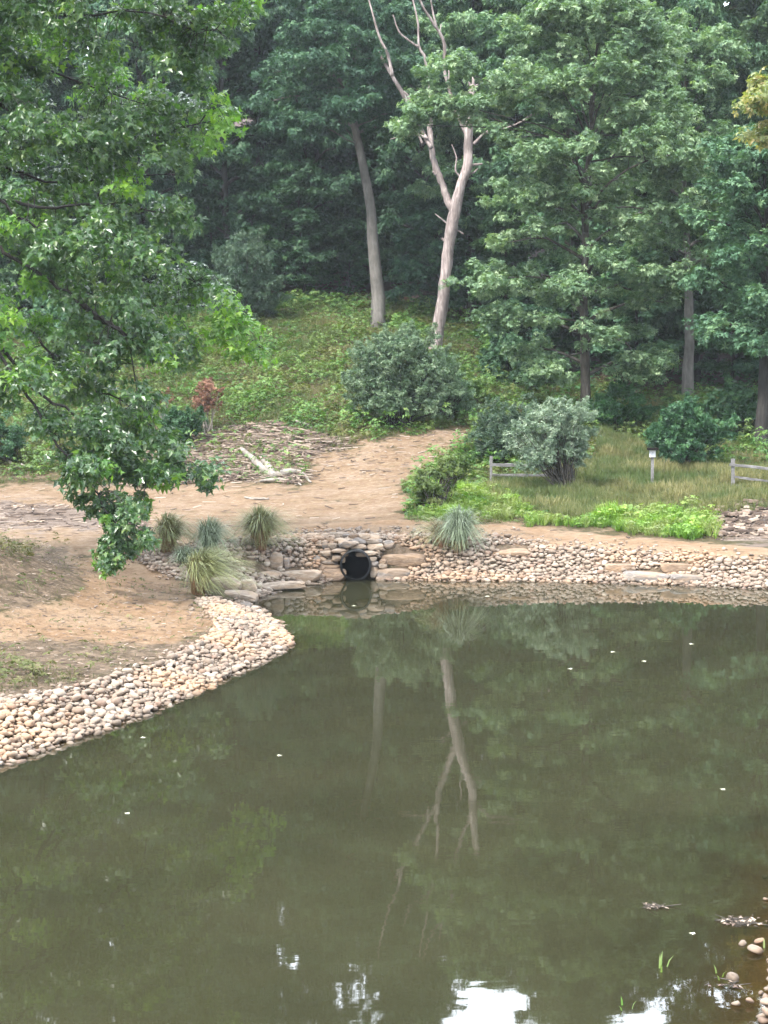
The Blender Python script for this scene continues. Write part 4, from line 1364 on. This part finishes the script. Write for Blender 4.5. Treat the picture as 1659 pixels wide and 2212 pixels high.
for i, (bx, lab, Y) in enumerate([((1068, 1185, 1150, 1201), 'brown slab high on the far bank right of the grey grass', None), ((1308, 1217, 1372, 1239), 'upper left slab of the far group of four', None), ((1428, 1216, 1497, 1239), 'upper right slab of the far group of four', None), ((1346, 1234, 1450, 1258), 'wide grey slab at the waterline in the group of four', None), ((1450, 1240, 1520, 1262), 'lower right slab of the far group of four, touching water', None)]):
    put_rock(bx, lab, 'slab_brown' if i in (0, 1, 2) else 'slab_grey', Y, .55, seed=230 + i, cuts=4, p=6, name='ledge_rock', cat='slab')
stack = [(918, 228, 1058, 268, 0), (880, 190, 988, 226, .25), (778, 213, 878, 242, .1), (833, 238, 878, 264, 0), (988, 185, 1088, 226, .4), (780, 258, 846, 292, 0), (712, 278, 822, 312, .1), (688, 303, 832, 348, 0), (703, 229, 782, 264, .2), (998, 264, 1052, 294, 0), (1005, 290, 1058, 322, 0), (1058, 280, 1106, 308, .1), (1056, 304, 1112, 338, 0), (1006, 322, 1062, 388, 0), (905, 163, 988, 193, .5), (878, 130, 942, 170, .9), (940, 128, 1010, 165, .9),
         (408, 238, 492, 340, None), (492, 268, 532, 336, None), (518, 244, 602, 292, .6), (560, 256, 632, 302, .4), (608, 213, 668, 266, .5), (648, 258, 716, 312, .2), (578, 178, 692, 216, .9), (622, 123, 722, 170, 1.5), (690, 168, 722, 212, .8), (722, 180, 762, 216, .6), (742, 148, 802, 182, .9), (748, 184, 818, 222, .5), (798, 138, 832, 182, .9), (1084, 168, 1152, 216, .8), (1150, 164, 1202, 196, 1.2), (830, 185, 882, 216, .4), (835, 262, 862, 300, .1), (600, 300, 690, 345, 0), (540, 300, 602, 340, 0), (830, 160, 884, 188, .7), (1040, 225, 1070, 262, .3), (1010, 160, 1082, 188, .7), (860, 198, 884, 240, .3)]
desc = ['slab', 'stone', 'block', 'wedge', 'chunk']
for i, (a, b, c, d, dy) in enumerate(stack):
    Y = None if dy is None else WY + dy + .05
    cx = (a + c) / 2
    side = 'over the pipe mouth' if 870 < cx < 1005 and d < 275 else 'left of the pipe' if cx <= 870 else 'right of the pipe'
    lvl = 'top' if b < 200 else 'middle' if b < 270 else 'bottom'
    tone = ['pale', 'tan', 'grey', 'rusty'][i % 4]
    dist = abs(cx - 925)
    nearw = 'next to it' if dist < 150 else 'a little away' if dist < 260 else 'farther away'
    nearw = nearw.replace('a little away', 'near it')
    lab = f"{'flat' if (c - a) > 2.2 * (d - b) else 'blocky'} {tone} rock, {lvl} of the stack {side}, {nearw}"
    put_rock(zz(a, b, c, d), lab, ['slab', 'slab', 'slab_grey', 'slab_brown'][i % 4], Y, .9, seed=300 + i, cuts=7, p=4, name='stacked_rock', group=f'rocks stacked {side}, {lvl}, {nearw}, {tone}')

def place_stones(poly, n, box, seed, base, layers=2, up=10):
    rg = np.random.default_rng(seed)
    out = []
    for l in range(layers):
        x = rg.uniform(box[0], box[1], n); y = rg.uniform(box[2], box[3], n)
        z = terrain(x, y)
        px, py = proj(np.stack([x, y, z], -1))
        o_ = rg.uniform(0, 1, n) < .12
        k = inpoly(px + (4 + 14 * o_) * rg.standard_normal(n), py - up + (2 + 7 * o_) * rg.standard_normal(n), poly) | (inpoly(px, py, poly) & (py > 1200) & (z < .25))
        k &= (py - up > 0) & (z > -.25) & (y < 59)
        x, y, z = x[k], y[k], z[k]
        s = base * np.exp(rg.normal(0, .38, len(x)))
        s = np.clip(s, base * .45, base * 2.5)
        o = np.argsort(-s); x, y, z, s = x[o], y[o], z[o], s[o]
        cell = {}; cs = base * 1.3
        f = .40 if l == 0 else .46
        for i in range(len(x)):
            kx, ky = int(x[i] // cs), int(y[i] // cs)
            bad = False
            for a in (-1, 0, 1):
                for b in (-1, 0, 1):
                    for (u, v, w) in cell.get((kx + a, ky + b), ()):
                        if (u - x[i]) ** 2 + (v - y[i]) ** 2 < (f * (w + s[i])) ** 2:
                            bad = True; break
                    if bad: break
                if bad: break
            if not bad:
                cell.setdefault((kx, ky), []).append((x[i], y[i], s[i]))
                out.append((x[i], y[i], z[i] + s[i] * .16 + l * base * .42, s[i]))
    return np.array(out)


SA = place_stones(Z_stoneL, 110000, (-14, 0, 22, 52), 61, .098, 2, 12)
SB = place_stones(Z_stoneF, 190000, (-10.5, 22, 49, 59), 62, .107, 2, 5)
# near right bank
rg = np.random.default_rng(63)
out = []
for l in range(2):
    x = rg.uniform(2.5, 9, 5000); y = rg.uniform(12, 26, 5000)
    sd = sdf(x, y)
    k = (sd > -.7) & (sd < 1.8) & ((sd > -.1) | (rg.uniform(0, 1, 5000) < .05))
    got = []
    for xx, yy, q in zip(x[k], y[k], sd[k]):
        s = min(.17, .11 * math.exp(rg.normal(0, .3)))
        if all((a - xx) ** 2 + (b - yy) ** 2 > (.42 * (c + s)) ** 2 for a, b, c in got):
            got.append((xx, yy, s))
            out.append((xx, yy, float(terrain(xx, yy)[0]) + .05 + l * .07, s))
SC = np.array(out)
S = np.vstack([SA, SB, SC])
bankid = np.concatenate([np.zeros(len(SA)), np.ones(len(SB)), np.full(len(SC), 2)]).astype(int)
# keep the culvert mouth clear
SL = np.array(SLABS)
for (a_, b_, w_, d_) in SL:
    k_ = (np.abs(S[:, 0] - a_) < w_) & (S[:, 1] - b_ < d_ * .9) & (S[:, 1] - b_ > -d_ * 1.25)
    S = S[~k_]; bankid = bankid[~k_]
clear = ~((np.abs(S[:, 0] - CX) < .75) & (S[:, 1] < CY + 1.7) & (S[:, 1] > CY - 1.5))
S = S[clear]; bankid = bankid[clear]
rg = np.random.default_rng(64)
pk = rg.integers(0, 10, len(S)); yaw = rg.uniform(0, 2 * PI, len(S)); tilt = rg.normal(0, .22, (len(S), 2))
px, py = proj(S[:, :3])
sizepx = S[:, 3] * F / S[:, 1]
vis = (px > 5) & (px < 1655) & (py > 0) & (py < 2205) & (S[:, 2] > .02)
order = np.argsort(-np.where(vis, sizepx, 0))
ind = set(order[:300].tolist())


def rotm(i):
    return np.array((Matrix.Rotation(yaw[i], 3, 'Z') @ Matrix.Rotation(tilt[i, 0], 3, 'X') @ Matrix.Rotation(tilt[i, 1], 3, 'Y')))


VV = []; FF = []; TT = []; n0 = 0
for i in range(len(S)):
    if i in ind:
        continue
    v = (PB[pk[i]] * S[i, 3]) @ rotm(i).T + S[i, :3]
    VV.append(v); FF.append(I2[1] + n0); n0 += len(v)
tt = np.repeat(rg.uniform(0, 1, len(VV)), len(I2[1]))
o = mk('gravel', np.vstack(VV), np.vstack(FF), M['stone'], smooth=True, fattr={'tint': tt})
tag(o, 'pale rounded river stones paving the banks of the pond', kind='stuff')
pb_me = []
for k in range(10):
    me = bpy.data.meshes.new('river_stone')
    me.from_pydata(PB[k].tolist(), [], I2[1].tolist()); me.materials.append(M['stone_o'])
    me.polygons.foreach_set('use_smooth', [True] * len(me.polygons))
    pb_me.append(me)
BN = ['on the left bank of the pond', 'on the far bank of the pond', 'on the near right bank']
for i in sorted(ind):
    o = bpy.data.objects.new('river_stone', pb_me[pk[i]])
    col.objects.link(o)
    o.location = S[i, :3]; o.scale = (S[i, 3],) * 3
    o.rotation_euler = Matrix(rotm(i).tolist()).to_euler()
    szn = 'large' if S[i, 3] > .24 else 'medium' if S[i, 3] > .19 else 'small'
    where = BN[bankid[i]]
    if bankid[i] == 0:
        where = 'at the waterline' if S[i, 2] < .18 else 'high up'
        where += ' on the left bank, near end' if S[i, 1] < 31 else ' on the left bank, middle stretch' if S[i, 1] < 35 else ' on the left bank, towards its point'
    tag(o, f'{szn} rounded river stone {where}', 'stone', f'{szn} river stones {where}')


# capping stones that carry the soil over the pipe
rg = np.random.default_rng(8)
for i in range(14):
    x = CX + rg.uniform(-.75, .75); y = CY + .35 + (i / 14) * 1.5
    V, Ff = rock(400 + i, 4, 6)
    s = rg.uniform(.4, .6)
    o = mk('cap_stone', V * (s * 1.2, s, s * .42), Ff, M['slab_grey' if i % 3 == 0 else 'slab'], loc=(x, y, 1.2 + .14 * (y - CY)), smooth=True)
    o.rotation_euler = (rg.normal(0, .1), rg.normal(0, .1), rg.uniform(0, 6))
    try:
        o.data.set_sharp_from_angle(angle=math.radians(32))
    except Exception:
        pass
    tag(o, 'irregular pale cap stone lying on top of the culvert pipe', 'rock', 'cap stones lying on the pipe')

# culvert pipe: corrugated outside, smooth dark bore
cul = empty('culvert_pipe', (CX, CY, 0)); tag(cul, 'black corrugated culvert pipe opening into the pond between stacked rocks', 'pipe')
pc = at(768, 1221, CY - .15)
R0 = 31.5 / pxm(CY - .15)
prof_ = []
for k in range(37):
    yk = -.15 + k * .045
    prof_.append((yk, R0 * (1.06 + .03 * math.cos(k * 1.6))))
prof2 = [(-.15, R0 * .96)] + [(-.15 + .045 * 36 * t, R0 * .95) for t in (.02, .3, .6, .98)]
sd = 40
aa = np.linspace(0, 2 * PI, sd, endpoint=False)


def lathe(pr, closed_end=False):
    V = np.array([[(r * math.cos(a), yy, r * math.sin(a)) for a in aa] for yy, r in pr]).reshape(-1, 3)
    n = len(pr)
    i = np.arange(n - 1)[:, None] * sd; j = np.arange(sd)[None]; j2 = (j + 1) % sd
    Fq = np.stack([i + j, i + j2, i + sd + j2, i + sd + j], -1).reshape(-1, 4)
    return V, Fq


off = np.array([pc[0] - CX, 0, pc[2]])
V, Fq = lathe([prof2[0]] + prof_)
mk('pipe_wall', V + off, Fq, M['pipe'], cul, smooth=True)
V, Fq = lathe(prof2)
Vc = np.vstack([V, [(0, prof2[-1][0], 0)]])
b_ = (len(prof2) - 1) * sd; jj = np.arange(sd)
mk('pipe_bore', Vc + off, [Fq, np.stack([b_ + jj, b_ + (jj + 1) % sd, np.full(sd, len(V))], -1)], M['bore'], cul, smooth=True)


# ------------------------------------------------------------------ ornamental grass
def tuft(px_, py_, h, spread, lean, mat, label, seed, n=620, Y=None, w=.0085):
    rg = np.random.default_rng(seed)
    h *= 1.38; spread *= 1.9; n = int(n * 2.2)
    b0 = hit(px_, py_) if Y is None else at(px_, py_, Y)
    e = empty('grass_tuft', b0); tag(e, label, 'grass')
    for part, nn, hh, sp, ln, mm in (('blade_fan', n, h, spread, lean, mat), ('dry_base', n // 4, h * .36, spread * .4, lean * .4, 'tuft_straw')):
        a = rg.uniform(0, 2 * PI, nn)
        rr = rg.uniform(0, 1, nn) ** .6
        base = np.stack([np.cos(a) * rr * .2, np.sin(a) * rr * .2, np.full(nn, -.04)], -1)
        H = hh * rg.uniform(.65, 1.1, nn)
        out = np.stack([np.cos(a), np.sin(a), np.zeros(nn)], -1) * (sp * rr * rg.uniform(.5, 1.2, nn))[:, None] + np.array([ln, 0, 0]) * rg.uniform(.6, 1.3, (nn, 1))
        K = 7
        t = np.linspace(0, 1, K)
        # arching: rise then droop
        zc = H[:, None] * (1.9 * t - 1.0 * t ** 2 * (1 + rg.uniform(.1, .9, nn)[:, None] * rr[:, None]))
        xy = base[:, None, :2] + out[:, None, :2] * (t ** 1.85)[None, :, None]
        Pn = np.concatenate([xy, (zc + base[:, 2:3])[..., None]], -1)
        s = norm(np.cross(out + 1e-4, (0, 0, 1.)))
        s = norm(s + .8 * rg.standard_normal(s.shape) * (1, 1, 0))
        wd = w * (1 - t ** 2) + .002
        Lv = Pn - s[:, None] * wd[None, :, None]; Rv = Pn + s[:, None] * wd[None, :, None]
        V = np.stack([Lv, Rv], 2).reshape(-1, 3)
        i = (np.arange(nn) * K * 2)[:, None] + (np.arange(K - 1) * 2)[None]
        Fq = np.stack([i, i + 1, i + 3, i + 2], -1).reshape(-1, 4)
        al = np.tile(np.repeat(t, 2), nn)
        mk(part, V, Fq, M[mm], e, fattr={'tint': np.repeat(rg.uniform(0, 1, nn), K - 1)}, vattr={'along': al})
    return e


tuft(362, 1197, 1.25, .55, .35, 'tuft', 'brown based grass tuft, leftmost in front of the dirt road', 501)
tuft(452, 1202, 1.2, .45, .15, 'tuft_grey', 'narrow dark green grass tuft between the two rounder ones', 502, 520)
tuft(562, 1188, 1.35, .75, .05, 'tuft', 'round grass tuft with fanned top, nearest left of the pipe', 503, 800)
tuft(428, 1284, 1.25, .6, .75, 'tuft', 'windswept green grass tuft beside the corner slabs', 504, 820)
tuft(398, 1222, .6, .35, .15, 'tuft_grey', 'small grey green grass tuft among the pebbles', 505, 260)
tuft(955, 1182, .95, .45, -.55, 'tuft_straw', 'thin arching straw grass tuft beside the grey green one', 506, 200)
tuft(992, 1192, 1.4, .55, 0, 'tuft_grey', 'dense grey green grass tuft on the pebbles right of the pipe', 507, 900)


# ------------------------------------------------------------------ fences, birdhouse, wood
def boxm(c, s, rz=0.0, rng_=None, seg=6, warp=.012, axis=0):
    """slightly irregular plank"""
    n = seg
    t = np.linspace(-.5, .5, n + 1)
    rg = rng_ or np.random.default_rng(1)
    V = []
    for k in range(n + 1):
        for a, b in ((-.5, -.5), (.5, -.5), (.5, .5), (-.5, .5)):
            q = np.zeros(3); o = [i for i in range(3) if i != axis]
            q[axis] = t[k] * s[axis]; q[o[0]] = a * s[o[0]]; q[o[1]] = b * s[o[1]]
            q += rg.normal(0, warp, 3) * (np.arange(3) != axis)
            V.append(q)
    V = np.array(V)
    i = np.arange(n)[:, None] * 4; j = np.arange(4)[None]
    Fq = np.stack([i + j, i + (j + 1) % 4, i + 4 + (j + 1) % 4, i + 4 + j], -1).reshape(-1, 4)
    Fq = np.vstack([Fq, [[3, 2, 1, 0]], [[n * 4, n * 4 + 1, n * 4 + 2, n * 4 + 3]]])
    R = np.array(Matrix.Rotation(rz, 3, 'Z'))
    return V @ R.T + np.asarray(c), Fq


def rail_between(parent, A, B, th=.11, rg=None):
    A = np.array(A, float); B = np.array(B, float)
    d = B - A; L = np.linalg.norm(d)
    V, Fq = boxm((0, 0, 0), (L, .05, th), 0, rg, 8, .012)
    q = Vector(d).to_track_quat('X', 'Z').to_matrix()
    V = V @ np.array(q).T + (A + B) / 2
    mk('rail', V, Fq, M['railwood'], parent)


rg = np.random.default_rng(77)
f1 = hit(1061, 1047); s = 1 / pxm(f1[1])
fe = empty('rail_fence', f1); tag(fe, 'short weathered split rail fence partly hidden by the silvery shrub', 'fence')
mk('post', *boxm((0, 0, .62), (.12, .12, 1.5), .1, rg, 5, .008, 2), M['railwood'], fe)
f1b = np.array([f1[0] + 3.0, f1[1] + .6, float(terrain(f1[0] + 3.0, f1[1] + .6)[0])]) - f1
mk('post', *boxm(f1b + (0, 0, .5), (.12, .12, 1.2), .1, rg, 5, .008, 2), M['railwood'], fe)
rail_between(fe, (.03, -.06, 42 * s), f1b + (0, -.06, 38 * s - f1b[2] * .6), .12, rg)
rail_between(fe, (.03, -.06, 20 * s), f1b + (0, -.06, 17 * s - f1b[2] * .6), .12, rg)
f2 = hit(1583, 1056); s = 1 / pxm(f2[1])
fe = empty('rail_fence', f2); tag(fe, 'three rail weathered split rail fence leaving the view at the right', 'fence')
post2 = mk('post', *boxm((0, 0, 30 * s), (.14, .14, 68 * s), .1, rg, 5, .008, 2), M['railwood'], fe)
e2 = at(1700, 1066, f2[1] - .6) - f2
mk('post', *boxm(e2 + (0, 0, 27 * s), (.14, .14, 68 * s), .1, rg, 5, .008, 2), M['railwood'], fe)
for a, b in ((52, 49), (25, 21), (6, 1)):
    rail_between(fe, (-.2 if a == 52 else .03, -.1, a * s), e2 + (0, -.1, b * s), .13 if a == 52 else .09, rg)
bh = hit(1409, 1053); s = 1 / pxm(bh[1])
be = empty('birdhouse', bh); tag(be, 'small white birdhouse with a dark roof on a grey wooden post', 'birdhouse')
mk('post', *boxm((0, 0, 32 * s), (.13, .11, 68 * s), 0, rg, 6, .008, 2), M['railwood'], be)
mk('box', *boxm((0, -.02, 73 * s), (12 * s, .22, 15 * s), 0, rg, 3, .004), M['box'], be)
V, Fq = boxm((0, -.08, 83 * s), (21 * s, .5, 4.5 * s), 0, rg, 3, .006)
mk('roof', V, Fq, M['roof'], be)
hv, hf = tube(np.array([(0, -.145, 75 * s), (0, -.12, 75 * s)]), [.022, .022], 10)
mk('entrance', hv, hf, M['pipe'], be)

# stump
sb = hit(352, 922); st = empty('tree_stump', sb); tag(st, 'cut grey tree stump on the slope behind the maple', 'stump')
V, Fs = tube(smooth_path([(0, 0, -.3), (0, 0, .25), (.02, 0, .75)], 8, rg, .01), np.linspace(.48, .34, 8), 14, rg, .06)
mk('trunk', V, Fs, M['bark_pale'], st, smooth=True)
# fallen limbs
rng = np.random.default_rng(15)
for pts, w, lab in [
        ([(522, 975), (545, 1000), (568, 1018), (585, 1030)], [8, 10, 11, 9], 'pale fallen limb sloping down to the left end of the wood heap'),
        ([(572, 1003), (582, 1018), (592, 1033)], [11, 12, 12], 'short thick stub leaning in the fallen wood heap'),
        ([(590, 1034), (620, 1031), (648, 1026), (672, 1046)], [11, 12, 8, 3], 'forked pale limb lying at the right of the wood heap'),
        ([(560, 1042), (590, 1045), (625, 1040), (650, 1050)], [4, 6, 5, 3], 'thin broken limb lying below the wood heap'),
        ([(638, 912), (655, 918), (672, 926)], [4, 6, 4], 'short pale stick high on the brushy slope'),
        ([(0, 982), (25, 1004), (45, 1012)], [5, 6, 4], 'pale branch lying at the far left edge of the slope'),
        ([(20, 1018), (45, 1010), (68, 1007)], [4, 5, 3], 'thin pale branch crossing near the far left edge'),
        ([(530, 1076), (552, 1080), (580, 1079)], [3, 4, 3], 'dark stick lying alone on the dirt track'),
        ([(1395, 0), (1396, 0)], None, None)]:
    if w is None: continue
    g0 = [hit(a, b) for a, b in pts]
    e0 = g0[len(g0) // 2].copy()
    ww = np.array(w) / pxm(e0[1]) / 2 * 1.35
    q = np.hstack([np.array(g0) - e0 + (0, 0, 1) * ww[:, None] * .7, ww[:, None]])
    if len(pts) > 3: q[1, 2] += .12
    q = smooth_path(q, 14, rng, 0)
    q[:, :3] += rng.standard_normal((14, 3)) * .02
    V, Fs = tube(q[:, :3], np.maximum(q[:, 3], .012), 7, rng, .1)
    o = mk('fallen_limb', V, Fs, M['driftwood'], smooth=True, loc=e0)
    tag(o, lab, 'log')

# floating leaves and drifting debris
for i, (a, b, lab) in enumerate([(600, 1632, 'lone pale leaf floating in the middle of the pond'), (273, 1758, 'pale leaf floating over the maple reflection'), (310, 1594, 'small pale leaf floating near the left bank'), (1235, 1445, 'pale leaf floating alone right of the dead tree reflection'), (1325, 1408, 'pale floating leaf, upper one of a close pair'), (1390, 1428, 'pale floating leaf, lower one of a close pair'), (1490, 1391, 'pale leaf floating farthest out toward the far right bank'), (1560, 1706, 'pale leaf floating by itself in the right half of the pond'), (765, 1309, 'pale leaf floating just in front of the culvert pipe'), (1500, 2335 * .864, 'pale leaf floating beside the near drifting debris'), (1055, 1288, 'pale leaf on the water below the grey grass')]):
    p = onz(a, b, .004)
    V0, F0 = MAPLE
    s = .045 * p[1] / 28 + .02
    V, Fn, _ = scatter((V0, F0), np.array([[0, 0, .004]]), np.array([[.1, .05, 1.]]), np.array([[math.cos(i), math.sin(i), 0]]), s * 1.3)
    V[:, 2] = np.maximum(V[:, 2] * .4, 0) + .004
    o = mk('floating_leaf', V, Fn, M['floatleaf'], loc=p)
    tag(o, lab, 'leaf')
rg = np.random.default_rng(90)


def raft(pxc, pyc, wpx, n, lab):
    p = onz(pxc, pyc, 0)
    e = empty('floating_debris', p); tag(e, lab, 'debris')
    hw = wpx / pxm(p[1]) / 2
    bag = Bag()
    for k in range(n):
        a = rg.uniform(-.9, .9)
        L = rg.uniform(.06, .3)
        c = np.array([rg.normal(0, hw * .5), rg.normal(0, hw * .35), rg.uniform(.0, .03)])
        d = np.array([math.cos(a), math.sin(a), rg.normal(0, .15)]) * L / 2
        bag.add(*tube(np.array([c - d, c, c + d]), [.004, .008, .004], 4, cap=False))
    mk('twig', *bag.out(), M['bark'], e)
    m = n
    C = np.stack([rg.normal(0, hw * .5, m), rg.normal(0, hw * .3, m), rg.uniform(.01, .04, m)], -1)
    leaves('leaf', C, np.array([0, 0, 1.]) + .25 * rg.standard_normal((m, 3)), rg.standard_normal((m, 3)), rg.uniform(.02, .06, m), MAPLE, M['chip'], e, rg)
    return e


raft(1410, 1960, 60, 16, 'small raft of twigs and leaves drifting in dark water')
raft(1600, 1992, 90, 46, 'larger tangle of twigs and leaves against the right bank')
raft(1570, 2130, 90, 10, 'loose scattering of dead leaves near the right bank stones')
# water weed sprigs
for i, (a, b, h, lab) in enumerate([(1425, 2092, .16, 'small bright green sprig standing out of the shallow water'), (1560, 2110, .12, 'thin grassy sprig in the shallows by the right bank'), (1350, 2180, .10, 'single thin blade poking from the water at the bottom'), (1650, 1990 + 60, .14, 'grassy sprig at the foot of the right bank')]):
    p = onz(a, b, 0)
    rg2 = np.random.default_rng(600 + i)
    V0, F0 = blades(5 if i < 2 else 3, h, .012, h * .6, 600 + i)
    d = F0[:, 2] == F0[:, 3]
    o = mk('water_sprig', V0 + (0, 0, -.01), [F0[~d], F0[d][:, :3]], M['lime'], loc=p)
    tag(o, lab, 'plant')

# ------------------------------------------------------------------ light
SUN_EL, SUN_AZ = math.radians(54), math.radians(222)     # azimuth clockwise from +Y: behind the camera to the left
w = bpy.data.worlds.new('World'); sc.world = w; w.use_nodes = True
nt = w.node_tree; N_ = nt.nodes; L_ = nt.links
bg = N_['Background']
sky = N_.new('ShaderNodeTexSky'); sky.sky_type = 'NISHITA'; sky.sun_disc = False
sky.sun_elevation = SUN_EL; sky.sun_rotation = SUN_AZ; sky.air_density = 1.3; sky.dust_density = 2.0
tc = N_.new('ShaderNodeTexCoord')
nz = N_.new('ShaderNodeTexNoise'); nz.inputs['Scale'].default_value = 2.2; nz.inputs['Detail'].default_value = 5
L_.new(tc.outputs['Generated'], nz.inputs['Vector'])
rp = N_.new('ShaderNodeValToRGB'); rp.color_ramp.elements[0].position = .3; rp.color_ramp.elements[0].color = (.55,) * 3 + (1,)
rp.color_ramp.elements[1].position = .6; rp.color_ramp.elements[1].color = (.95,) * 3 + (1,)
L_.new(nz.outputs['Fac'], rp.inputs['Fac'])
mx = N_.new('ShaderNodeMix'); mx.data_type = 'RGBA'
L_.new(rp.outputs['Color'], mx.inputs[0]); L_.new(sky.outputs['Color'], mx.inputs[6]); mx.inputs[7].default_value = (9.5, 10.2, 11.0, 1)
# added glow low in the sky beyond the wood, whitens the pond's reflection
dp = N_.new('ShaderNodeVectorMath'); dp.operation = 'DOT_PRODUCT'
L_.new(tc.outputs['Generated'], dp.inputs[0]); dp.inputs[1].default_value = (0, math.cos(math.radians(28)), math.sin(math.radians(28)))
mr = N_.new('ShaderNodeMapRange'); mr.inputs['From Min'].default_value = .70; mr.inputs['From Max'].default_value = .97
mr.inputs['To Min'].default_value = 1.0; mr.inputs['To Max'].default_value = 3.8
L_.new(dp.outputs['Value'], mr.inputs['Value'])
ml = N_.new('ShaderNodeVectorMath'); ml.operation = 'SCALE'
L_.new(mx.outputs[2], ml.inputs[0]); L_.new(mr.outputs[0], ml.inputs['Scale'])
L_.new(ml.outputs[0], bg.inputs['Color'])
bg.inputs['Strength'].default_value = .12
sd_ = bpy.data.lights.new('sun', 'SUN'); sd_.energy = 3.7; sd_.angle = math.radians(12); sd_.color = (1, .96, .88)
so = bpy.data.objects.new('sun', sd_); col.objects.link(so)
dirv = Vector((math.sin(SUN_AZ) * math.cos(SUN_EL), math.cos(SUN_AZ) * math.cos(SUN_EL), math.sin(SUN_EL)))
so.rotation_euler = dirv.to_track_quat('Z', 'Y').to_euler(); so.location = (0, 0, 60)

# ------------------------------------------------------------------ haze
HAZE = .00018
if HAZE:
    b = NB('thin_haze')
    pv = b.n('ShaderNodeVolumePrincipled')
    pv.inputs['Color'].default_value = (.80, .88, .97, 1)
    pv.inputs['Density'].default_value = HAZE
    pv.inputs['Anisotropy'].default_value = .2
    b.L.new(pv.outputs[0], b.out.inputs['Volume'])
    x0, x1, y0, y1, z0, z1 = -1000, 1000, -700, 1700, -5, 330
    Vh = np.array([(x0, y0, z0), (x1, y0, z0), (x1, y1, z0), (x0, y1, z0), (x0, y0, z1), (x1, y0, z1), (x1, y1, z1), (x0, y1, z1)])
    Fh = np.array([(3, 2, 1, 0), (4, 5, 6, 7), (0, 1, 5, 4), (1, 2, 6, 5), (2, 3, 7, 6), (3, 0, 4, 7)])
    hz = mk('haze', Vh, Fh, b.m); tag(hz, 'thin pale summer haze', kind='stuff')

sc.view_settings.view_transform = 'Standard'; sc.view_settings.look = 'None'
sc.view_settings.exposure = 1.68; sc.view_settings.gamma = 1
c = sc.cycles
c.max_bounces = 6; c.diffuse_bounces = 3; c.glossy_bounces = 3; c.transmission_bounces = 3; c.transparent_max_bounces = 6; c.volume_bounces = 1
c.use_denoising = True
c.sample_clamp_indirect = 6
